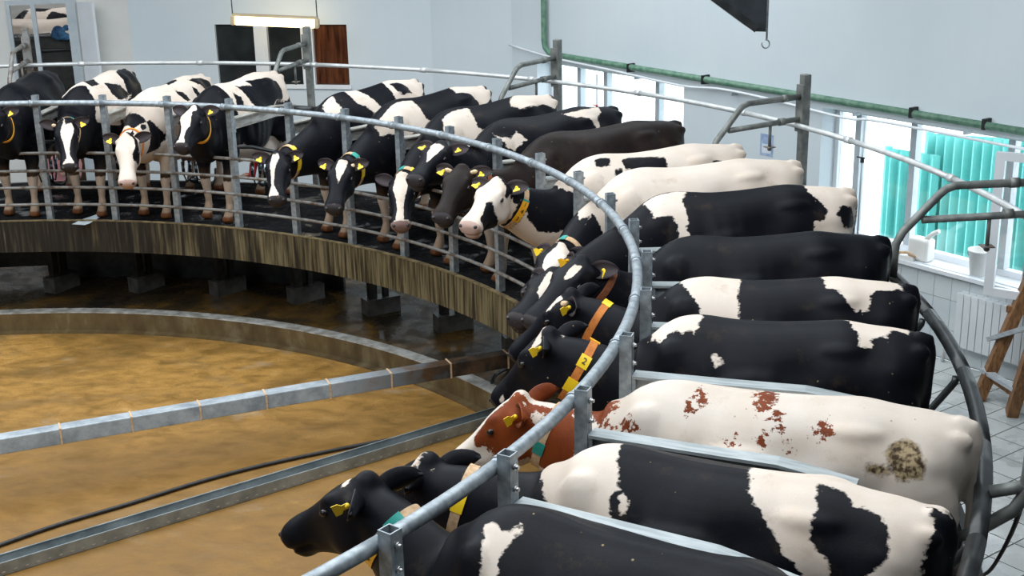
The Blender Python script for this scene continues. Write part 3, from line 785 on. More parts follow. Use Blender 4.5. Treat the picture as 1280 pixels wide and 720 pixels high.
    fleck = math_(nt, 'MULTIPLY', ramp(nt, vo.outputs['Distance'], [(.055, 1.0), (.075, 0.0)]).outputs[0], ramp(nt, med.outputs[0], [(.50, 0.0), (.56, 1.0)]).outputs[0])
    col = mixc(nt, math_(nt, 'MULTIPLY', fleck, c.get('fleck', .6)), col, mixc(nt, isdark, (0.10, 0.06, 0.03), (0.42, 0.32, 0.18)))
    nt.links.new(col, b.inputs['Base Color'])
    nt.links.new(math_(nt, 'MULTIPLY_ADD', isdark, -.20, .62), b.inputs['Roughness'])
    b.inputs['Specular IOR Level'].default_value = .16
    nt.links.new(math_(nt, 'MULTIPLY_ADD', isdark, -.10, .18), b.inputs['Specular IOR Level'])
    b.inputs['Sheen Weight'].default_value = .0; b.inputs['Sheen Roughness'].default_value = .45; b.inputs['Sheen Tint'].default_value = (.75, .85, 1, 1)
    bh = N(nt, 'ShaderNodeBump'); bh.inputs['Strength'].default_value = .16; bh.inputs['Distance'].default_value = .006
    nt.links.new(math_(nt, 'ADD', fl.outputs[0], math_(nt, 'MULTIPLY', med.outputs[0], 1.4)), bh.inputs['Height']); nt.links.new(bh.outputs[0], b.inputs['Normal'])
    return m

def text_mesh(body, size):
    cu = bpy.data.curves.new('print', 'FONT'); cu.body = body; cu.size = size; cu.align_x = 'CENTER'; cu.align_y = 'CENTER'; cu.extrude = .0008
    o = bpy.data.objects.new('print_tmp', cu); COL.objects.link(o)
    dg = bpy.context.evaluated_depsgraph_get(); me = bpy.data.meshes.new_from_object(o.evaluated_get(dg))
    bpy.data.objects.remove(o); bpy.data.curves.remove(cu); me.materials.clear(); return me

def collar_strip(nk, f0, f1, w, grow, ph0, ph1, n=28):
    """band around the neck ring nk between angles ph0..ph1 (deg from the top, + is the cow's left)"""
    pts, uc, c, (tn, l, u, hw, ht, hb) = nk
    V = []; F_ = []; full = ph1 - ph0 >= 359
    for i in range(n + 1):
        ph = math.radians(ph0 + (ph1 - ph0) * i / n); s, co = math.sin(ph), math.cos(ph)
        y = (hw * grow) * s; z = ((ht if co > 0 else hb) * grow) * co
        nr = (l * s + u * co).normalized()
        for (a, o) in ((-w / 2, 0), (w / 2, 0), (w / 2, .006), (-w / 2, .006)):
            V.append(c + l * y + u * z + tn * a + nr * o)
    for i in range(n):
        for k in range(4): F_.append((i * 4 + k, (i + 1) * 4 + k, (i + 1) * 4 + (k + 1) % 4, i * 4 + (k + 1) % 4))
    if not full: F_ += [(0, 1, 2, 3), (n * 4 + 3, n * 4 + 2, n * 4 + 1, n * 4)]
    m_ = MB(); m_.add(V, F_); return m_

def build_cow(c):
    R, neck, (hd, l, u, O, uh) = cow_rings(c)
    hs = c.get('h', 1.0)
    mb = MB()
    V = [p for r in R for p in r[0]]; F_ = []
    nh = c['nhead']
    for i in range(len(R) - 1):
        if i == nh - 1: continue
        for k in range(NR): F_.append((i * NR + k, i * NR + (k + 1) % NR, (i + 1) * NR + (k + 1) % NR, (i + 1) * NR + k))
    for i, rev in ((0, 0), (nh - 1, 1), (nh, 0), (len(R) - 1, 1)):
        q = tuple(range(i * NR, (i + 1) * NR)); F_.append(q[::-1] if rev else q)
    mb.add(V, F_)
    nloft = len(V)
    H = lambda z: z * hs
    sx = c['sx']; bones = MB()
    # bones and muscles that show through the hide
    rx = lambda a: Matrix.Rotation(math.radians(a), 3, 'Y')
    for s in (1, -1):
        bones.ell((.46, .158 * s, H(1.345)), (.15, .066, .052)); bones.ell((.035, .095 * s, H(1.345)), (.07, .04, .046))
        bones.ell((.24, .15 * s, H(1.0)), (.24, .135, .30), rx(12)); bones.ell((.20, .18 * s, H(1.22)), (.12, .055, .09))
        bones.ell((1.36, .145 * s, H(1.05)), (.17, .105, .30), rx(14)); bones.ell((1.50, .13 * s, H(.86)), (.12, .09, .14))
        bones.ell((.95, .285 * s, H(.98)), (.30, .075, .26))
        fx = c.get('step', .05) * s
        limb(bones, [(1.40, .165 * s, H(.92)), (1.37, .17 * s, H(.74)), (1.40 + fx * .3, .165 * s, .56), (1.42 + fx * .6, .16 * s, .42), (1.415 + fx * .8, .16 * s, .36), (1.41 + fx, .16 * s, .20), (1.42 + fx, .16 * s, .135), (1.45 + fx, .16 * s, .08), (1.465 + fx, .16 * s, .0)], [.13, .105, .068, .060, .050, .038, .048, .052, .064])
        bones.ell((1.475 + fx, .16 * s + .028, .04), (.062, .032, .042)); bones.ell((1.475 + fx, .16 * s - .028, .04), (.062, .032, .042))
        hx = -c.get('step', .05) * s
        limb(bones, [(.26, .16 * s, H(.92)), (.34, .17 * s, H(.76)), (.24, .165 * s, .62), (.11 + hx * .4, .16 * s, .53), (.09 + hx * .6, .16 * s, .46), (.12 + hx, .16 * s, .28), (.15 + hx, .16 * s, .15), (.19 + hx, .16 * s, .08), (.21 + hx, .16 * s, .0)], [.17, .135, .09, .062, .055, .040, .048, .052, .064])
        bones.ell((.22 + hx, .16 * s + .028, .04), (.062, .032, .042)); bones.ell((.22 + hx, .16 * s - .028, .04), (.062, .032, .042))
    bones.ell((1.53, 0, H(.80)), (.13, .12, .15)); bones.ell((.46, 0, H(.62)), (.27, .175, .17)); bones.ell((.30, 0, H(.60)), (.14, .15, .14))
    for s in (1, -1):
        for dx in (.0, .17): bones.tube([(.36 + dx, .075 * s, H(.50)), (.36 + dx, .08 * s, H(.405))], [.024, .016], 8)
    tl = c.get('tail', 0.0)
    limb(bones, [(.05, 0, H(1.40)), (-.025, 0, H(1.385)), (-.046, tl * .2, H(1.30)), (-.042, tl * .5, 1.1), (-.036, tl * .8, .88), (-.036, tl, .68), (-.036, tl, .56), (-.036, tl, .38), (-.036, tl, .30)], [.035, .035, .030, .024, .022, .022, .036, .040, .014], 10)
    mb.add([(p[0] * sx, p[1], p[2]) for p in bones.v], bones.f, True)
    # head forms
    hp = lambda s, y, z: O + hd * s + l * y + u * z
    HM = Matrix((hd, l, u)).transposed()
    pb = c.get('poll', 1.0)
    mb.ell(hp(.005, 0, .085), (.048, .062 * pb, .05 * pb), HM)
    for s in (1, -1):
        mb.ell(hp(.185, .096 * s, .050), (.046, .030, .034), HM); mb.ell(hp(.16, .085 * s, .085), (.055, .032, .026), HM)
        mb.ell(hp(.16, .082 * s, -.085), (.10, .036, .085), HM); mb.ell(hp(.53, .058 * s, .010), (.040, .036, .038), HM)
        mb.ell(hp(.04, .085 * s, .035), (.035, .045, .035), HM)
    mb.ell(hp(.495, 0, -.084), (.055, .060, .032), HM)
    src = mb.mesh('cow_src', False)
    so = bpy.data.objects.new('cow_src', src); COL.objects.link(so)
    r = so.modifiers.new('r', 'REMESH'); r.mode = 'VOXEL'; r.voxel_size = c.get('voxel', .0165 if c['id'] < 9 else .0135)
    sm = so.modifiers.new('s', 'SMOOTH'); sm.factor = .5; sm.iterations = 11 if c['id'] < 9 else 14
    dg = bpy.context.evaluated_depsgraph_get()
    me = bpy.data.meshes.new_from_object(so.evaluated_get(dg))
    bpy.data.objects.remove(so); bpy.data.meshes.remove(src)
    nv = len(me.vertices)
    co = np.empty(nv * 3, np.float32); me.vertices.foreach_get('co', co); co = co.reshape(-1, 3)
    gx = lambda a, w: np.exp(-((co[:, 0] / sx - a) / w) ** 2)
    gz = lambda a, w: np.exp(-((co[:, 2] / hs - a) / w) ** 2)
    sg = np.sign(co[:, 1]) * np.clip(np.abs(co[:, 1]) / .1, 0, 1)
    dy = -.030 * gx(.70, .14) * gz(1.24, .10) - .022 * gx(.30, .12) * gz(1.34, .07) - .02 * gx(1.13, .06) * gz(1.1, .22) - .03 * gx(.52, .10) * gz(.82, .12)
    dy += .0035 * np.sin(co[:, 0] * 62) * np.exp(-((co[:, 0] / sx - .95) / .2) ** 4) * gz(1.0, .25)
    co[:, 1] += (dy * sg).astype(np.float32)
    co[:, 2] += (.012 * np.exp(-(co[:, 1] / .035) ** 2) * np.exp(-((co[:, 0] / sx - .75) / .5) ** 4) * (co[:, 2] > 1.3 * hs) + .008 * np.exp(-(co[:, 1] / .05) ** 2) * gx(1.25, .15) * (co[:, 2] > 1.3 * hs)).astype(np.float32)
    rel = co - np.array(O, np.float32); hs_, hy_, hz_ = rel @ np.array(hd, np.float32), rel @ np.array(l, np.float32), rel @ np.array(u, np.float32)
    inh = (hs_ > -.05) & (hs_ < .65) & (np.abs(hy_) < .2) & (np.abs(hz_) < .25)
    crease = np.exp(-((hz_ + .052 + .10 * np.clip(.50 - hs_, 0, 1)) / .011) ** 2) * np.clip((hs_ - .36) / .05, 0, 1) * inh       # mouth line
    socket = np.exp(-(((hs_ - .19) / .045) ** 2 + ((hz_ - .046) / .034) ** 2)) * inh - 1.0 * np.exp(-(((hs_ - .19) / .026) ** 2 + ((hz_ - .046) / .018) ** 2)) * inh
    cheek = np.exp(-(((hs_ - .33) / .09) ** 2 + ((hz_ + .01) / .045) ** 2)) * inh
    shy = np.sign(hy_) * np.clip(np.abs(hy_) / .05, 0, 1)
    co -= (np.outer((.011 * crease + .009 * socket + .010 * cheek) * shy, np.array(l))).astype(np.float32)
    co -= (np.outer(.009 * crease * np.clip((hs_ - .5) / .05, 0, 1), np.array(hd))).astype(np.float32)
    kd = KDTree(nloft)
    for i, p in enumerate(V): kd.insert(p, i)
    kd.balance()
    uc = np.array([r_[1] for r_ in R]); 
    U = np.empty(nv); W_ = np.empty(nv)
    for i in range(nv):
        a = 0; bx = by = ww = 0
        for (_, idx, d) in kd.find_n(co[i], 4):
            w = 1 / (d * d + 1e-6); ph = 2 * math.pi * (idx % NR) / NR
            a += w * uc[idx // NR]; bx += w * math.cos(ph); by += w * math.sin(ph); ww += w
        U[i] = a / ww; W_[i] = math.atan2(by, bx)
    Pq = np.stack([U, W_ * .33], 1)
    dark_base = c.get('base', 'dark') == 'dark'
    sd = np.full(nv, .2 if dark_base else -.2); dung = np.full(nv, -.2)
    for colr, poly in c.get('patches', []):
        q = sd_poly(Pq - np.array([uh, 0]), poly) if colr[0] == 'h' else sd_poly(Pq, poly)
        colr = colr[-1]
        if colr == 'm': dung = np.maximum(dung, q); continue
        sd = np.maximum(sd, q) if colr == 'd' else np.minimum(sd, -q)
    # legs
    z = co[:, 2]; front = co[:, 0] > .9 * sx
    lw = np.where(front, c.get('fsock', .45), c.get('hsock', .40))
    lsd = z - lw
    legm = np.clip((.60 - z) / .12, 0, 1) * ((np.abs(co[:, 0] / sx - 1.42) < .2) | (np.abs(co[:, 0] / sx - .17) < .2)) * (co[:, 0] < 1.7 * sx)
    sd = sd * (1 - legm) + lsd * legm
    tail = (co[:, 0] < -.012) & (z < 1.0) & (np.abs(co[:, 1]) < .06)
    sd = np.where(tail & (z > .62), c.get('tailc', .1), np.where(tail, -.1, sd))
    muz = np.clip((U - (uh + .528)) / .05 + .5, 0, 1) * (U > uh)
    ud = np.clip(1 - np.maximum(np.abs(co[:, 0] - .43) / .26, np.abs(z - .5 * hs) / .12), 0, 1) * 3; ud = np.clip(ud, 0, 1) * (np.abs(co[:, 1]) < .14)
    # ears joined on
    verts = co.tolist(); faces = [tuple(p.vertices) for p in me.polygons]
    A_ = {'coat': sd.tolist(), 'muzzle': muz.tolist(), 'ear': [0.0] * nv, 'udder': ud.tolist(), 'dung': dung.tolist(), 'spine_u': U.tolist(), 'girth_v': (W_ * .33).tolist()}
    tips = []
    ed = c.get('ear', (10, 24) if c['id'] < 10 else (-4, 40)); earc = c.get('earc', .1)
    for s in (1, -1):
        el, back = math.radians(ed[0]), math.radians(ed[1])
        out = (l * s * math.cos(el) * math.cos(back) + u * math.sin(el) - hd * math.sin(back)).normalized()
        fw_ = (hd * .60 + u * .40); fw_ = (fw_ - out * fw_.dot(out)).normalized(); eu = out.cross(fw_).normalized()
        eu = eu if eu.dot(u) > 0 else -eu
        base = hp(.035, .078 * s, .045)
        EV, EF, ins = ear_mesh(base, out, eu, fw_)
        b0 = len(verts); verts += [tuple(p) for p in EV]; faces += [tuple(i + b0 for i in f) for f in EF]
        A_['coat'] += [earc] * len(EV); A_['muzzle'] += [0.0] * len(EV); A_['udder'] += [0.0] * len(EV); A_['dung'] += [-.2] * len(EV); A_['ear'] += ins
        A_['spine_u'] += [uh] * len(EV); A_['girth_v'] += [0.0] * len(EV)
        tips.append((base, out, eu, fw_))
    bpy.data.meshes.remove(me)
    me = bpy.data.meshes.new('cow'); me.from_pydata(verts, [], faces)
    me.polygons.foreach_set('use_smooth', [True] * len(me.polygons))
    for k, v in A_.items():
        at = me.attributes.new(k, 'FLOAT', 'POINT'); at.data.foreach_set('value', v)
    me.update()
    ang = A0D + DAD * (c['stall'] + .5) + c.get('dang', 0)
    o = obj('cow', me, coat_mat(c), None, pol(c['R'], ang), (0, 0, math.radians(ang + 180 + c.get('turn', 0))))
    tag(o, c['label'], 'cow', 'cows standing on the rotary platform')
    if c.get('plain'): return o
    # eyes, nostrils
    for s in (1, -1):
        MB().ell(hp(.190, .1145 * s, .046), (.023, .0115, .0155), HM, 14, 8).build('eye', M['eye'], o)
        MB().ell(hp(.552, .060 * s, .026), (.018, .016, .012), HM, 10, 6).build('nostril', M['nostril'], o)
    for (y, z_, r_) in c.get('horns', []):
        a = hp(.03, y, z_); d_ = (l * math.copysign(1, y) + u * .5).normalized()
        MB().tube([a - d_ * .02, a + d_ * r_, a + d_ * (r_ * 1.6)], [.02, .018, .006], 10).build('horn_bud', M['horn'], o)
    # ear tags
    for s, (base, out, eu, fw_) in zip((1, -1), tips):
        for nm in c.get('tags', {}).get(s, []):
            p = base + out * .085 + fw_ * .016 - eu * .01
            dn_ = (-Z * .5 + fw_ * .75); dn_ = (dn_ - out * dn_.dot(out)).normalized(); wd_ = (out * .5 + fw_ * .7 + eu * .5) if c['id'] >= 10 else out; wd_ = (wd_ - dn_ * wd_.dot(dn_)).normalized(); nrm = wd_.cross(dn_).normalized()
            ww, hh = .030, .058
            Q = [(-.5, 0), (-.5, .35), (-1, .55), (-1, 1), (1, 1), (1, .55), (.5, .35), (.5, 0)]
            Vq = []
            for th in (-.0015, .0015): Vq += [p + wd_ * (x * ww * .9) + dn_ * (y * hh) + nrm * th for x, y in Q]
            m_ = MB(); m_.add(Vq, [tuple(range(8)), tuple(range(8, 16))[::-1]] + [(i, (i + 1) % 8, 8 + (i + 1) % 8, 8 + i) for i in range(8)])
            m_.ell(p, (.012, .012, .012), None, 8, 6)
            m_.build('ear_tag', M[nm], o)
    # collar with its plates
    cl = c.get('collar')
    if cl:
        nk = neck[cl.get('at', 11)]
        col_o = collar_strip(nk, 0, 0, cl.get('w', .045), cl.get('grow', 1.0), 0, 360, 48).build('collar', M[cl['c']], o)
        col_o['label'] = cl['label']
        for (p0, p1, mt, txt) in cl.get('plates', []):
            pl = collar_strip(nk, 0, 0, cl.get('pw', .055), cl.get('grow', 1.0) + .03, p0, p1, 10).build('collar_plate', M[mt], col_o)
            if txt:
                pts_, uc_, cc, (tn, ll, uu, hw, ht, hb) = nk
                for q, ch in enumerate(txt):
                    ph = math.radians(p0 + (p1 - p0) * (q + .5) / len(txt)); sn, cs = math.sin(ph), math.cos(ph); g = cl.get('grow', 1.0) + .03
                    nr = Vector(ll * sn / hw + uu * cs / (ht if cs > 0 else hb)).normalized()
                    ctr = cc + ll * (hw * g * sn) + uu * ((ht if cs > 0 else hb) * g * cs) + nr * .0085
                    tme = text_mesh(ch, cl.get('ts', .05)); yv = (uu - nr * uu.dot(nr)).normalized(); xv = yv.cross(nr)
                    Mx = Matrix((xv, yv, nr)).transposed().to_4x4(); Mx.translation = ctr
                    tme.transform(Mx); obj('printed_digit', tme, M['ink'], col_o)
    return o

DEF = dict(R=7.775, girth=1.0)
BROWN = dict(dark=(0.0085, 0.0062, 0.006), dark2=(0.022, 0.015, 0.0135))
def T(l=None, r=None): return {1: l or [], -1: r or []}
COWS = [
 dict(id=0, h=1.0, stall=0, Rp=5.6, lat=.125, pz=1.34, yaw=-5, pitch=37, label='black cow at the far left edge below the doorway', tags=T(['yellow'], ['yellow']), collar=dict(c='amber', label='amber collar strap')),
 dict(id=1, stall=1, Rp=5.6, lat=.175, pz=1.21, yaw=24, pitch=41, label='black and white cow with white blaze, second from the left', tags=T(['yellow']), horns=[(-.10, .06, .02)], collar=dict(c='tan', label='tan collar with teal piece', plates=[(10, 40, 'teal', None)])),
 dict(id=2, base='white', muzzle=(.46,.31,.26), h=.96, stall=2, Rp=5.6, lat=.17, pz=1.07, yaw=22, pitch=43, label='mostly white cow with white face and black cheek, third from the left', tags=T([], ['yellow']), collar=dict(c='orange_bright', label='orange collar strap')),
 dict(id=3, base='white', stall=3, Rp=5.75, lat=.215, pz=1.36, yaw=12, pitch=27, label='black and white cow with raised head, standing below the lit lamp', tags=T(['yellow']), collar=dict(c='amber', label='amber collar strap')),
 dict(id=4, stall=5, Rp=5.5, lat=.06, pz=1.03, yaw=39, pitch=32, label='black cow with white-banded back and yellow numbered collar right of the empty stall', tags=T(['yellow'], ['yellow']), collar=dict(c='tan', label='tan collar with yellow plates', plates=[(12, 32, 'yellow', None), (50, 110, 'yellow', None)])),
 dict(id=5, stall=6, Rp=5.6, lat=.16, pz=1.03, yaw=34, pitch=31, label='black cow with pale shoulder, short white blaze and teal collar piece', tags=T(['yellow'], ['yellow']), horns=[(.10, .06, .015)], collar=dict(c='tan', label='tan collar with teal piece', plates=[(8, 38, 'teal', None), (60, 110, 'yellow', None)])),
 dict(id=6, muzzle=(.20,.13,.115), stall=7, Rp=5.7, lat=.22, pz=.98, yaw=49, pitch=31, label='black cow facing forward with long wide white blaze', collar=dict(c='tan', label='tan collar with teal and yellow pieces', plates=[(-40, -15, 'teal', None), (15, 45, 'yellow', None)])),
 dict(id=7, stall=8, Rp=5.75, lat=.12, pz=1.36, yaw=30, pitch=14, label='black cow with raised head and white forehead patch, mouth open', tags=T(['yellow'], ['yellow'])),
 dict(id=8, stall=9, Rp=5.55, lat=.15, pz=1.305, yaw=41, pitch=26, label='plain brownish black cow with two pale horn buds', tags=T(['yellow'], ['yellow']), horns=[(.098, .07, .03), (-.098, .07, .03)], collar=dict(c='brown', label='brown collar with teal piece', plates=[(0, 32, 'teal', None), (70, 100, 'teal', None), (100, 125, 'amber', None)]), **BROWN),
 dict(id=9, base='white', muzzle=(.42,.29,.25), h=.965, stall=10, Rp=5.6, lat=.095, pz=1.315, yaw=42, pitch=18, label='white-faced cow with black eye patch and collar number 143', tags=T(['yellow'], ['yellow']), collar=dict(c='tan', label='tan collar with yellow number plate', pw=.06, plates=[(4, 22, 'teal', None), (62, 68, 'teal', None), (68, 124, 'amber', '143')])),
 dict(id=10, base='white', stall=11, Rp=5.8, lat=.30, pz=1.01, yaw=50, pitch=14, label='cream white cow with broad white forehead and black neck', tags=T(['yellow'], ['yellow']), collar=dict(c='tan', label='tan collar with teal piece', plates=[(-22, 0, 'teal', None)])),
 dict(id=11, stall=12, Rp=5.67, lat=.05, pz=.965, yaw=52, pitch=12, label='black cow with white saddle and spotted white rump before the large window'),
 dict(id=12, h=.935, dR=-.08, stall=13, Rp=5.78, lat=.07, pz=1.254, yaw=43, pitch=25, label='all black cow with small white star and orange ear tag', tags=T(['yellow'], ['orange_bright', 'yellow']), collar=dict(c='brown', label='brown collar')),
 dict(id=13, h=.915, dR=-.13, stall=14, Rp=5.7, lat=-.14, pz=1.19, yaw=-14, pitch=40, label='black cow with a white shoulder band and pink-stained white rump', tags=T(['yellow'], ['yellow']), horns=[(.10, .07, .02)], collar=dict(c='orange', label='orange collar with yellow block', plates=[(-14, 16, 'yellow', None)])),
 dict(id=14, h=.94, dR=-.17, stall=15, Rp=5.67, lat=-.015, pz=1.23, yaw=-20, pitch=45, label='black cow with collar plate 2 and a small white mark on its flank', tags=T(['yellow'], ['yellow']), collar=dict(c='orange', label='orange collar with yellow number plate', pw=.06, plates=[(-10, 18, 'amber', None), (66, 92, 'yellow', '2'), (112, 135, 'yellow', None)])),
 dict(id=15, h=.90, dR=.01, stall=16, Rp=5.7, lat=-.03, pz=1.13, yaw=-3, pitch=40, label='white cow with red brown speckles and red brown face', tags=T(['yellow'], ['yellow']), base='white', dark=(0.095, 0.019, 0.007), dark2=(0.19, 0.042, 0.010), white=(.58, .52, .465), earc=.1, earin=(.20, .07, .04), speckle=.22, dungy=True, tailc=-.1, collar=dict(c='tan', label='tan collar with teal piece', plates=[(92, 112, 'teal', None)])),
 dict(id=16, h=.905, dR=-.0, stall=17, Rp=5.6, lat=.085, pz=1.13, yaw=-18, pitch=35, label='large black and white cow with tan collar, second nearest', tags=T(['yellow'], ['yellow']), horns=[(.085, .08, .015)], collar=dict(c='tan', label='tan collar with yellow plate', plates=[(62, 100, 'yellow', None)])),
 dict(id=17, h=.955, stall=18, Rp=5.7, lat=-.03, pz=1.3, yaw=-1, pitch=31, label='nearest black cow at the bottom with white shoulder mark and teal collar piece', tags=T(['yellow'], ['yellow']), collar=dict(c='tan', label='tan collar with teal and yellow pieces', plates=[(18, 52, 'teal', None), (84, 92, 'teal', None), (92, 128, 'amber', '6')])),
]
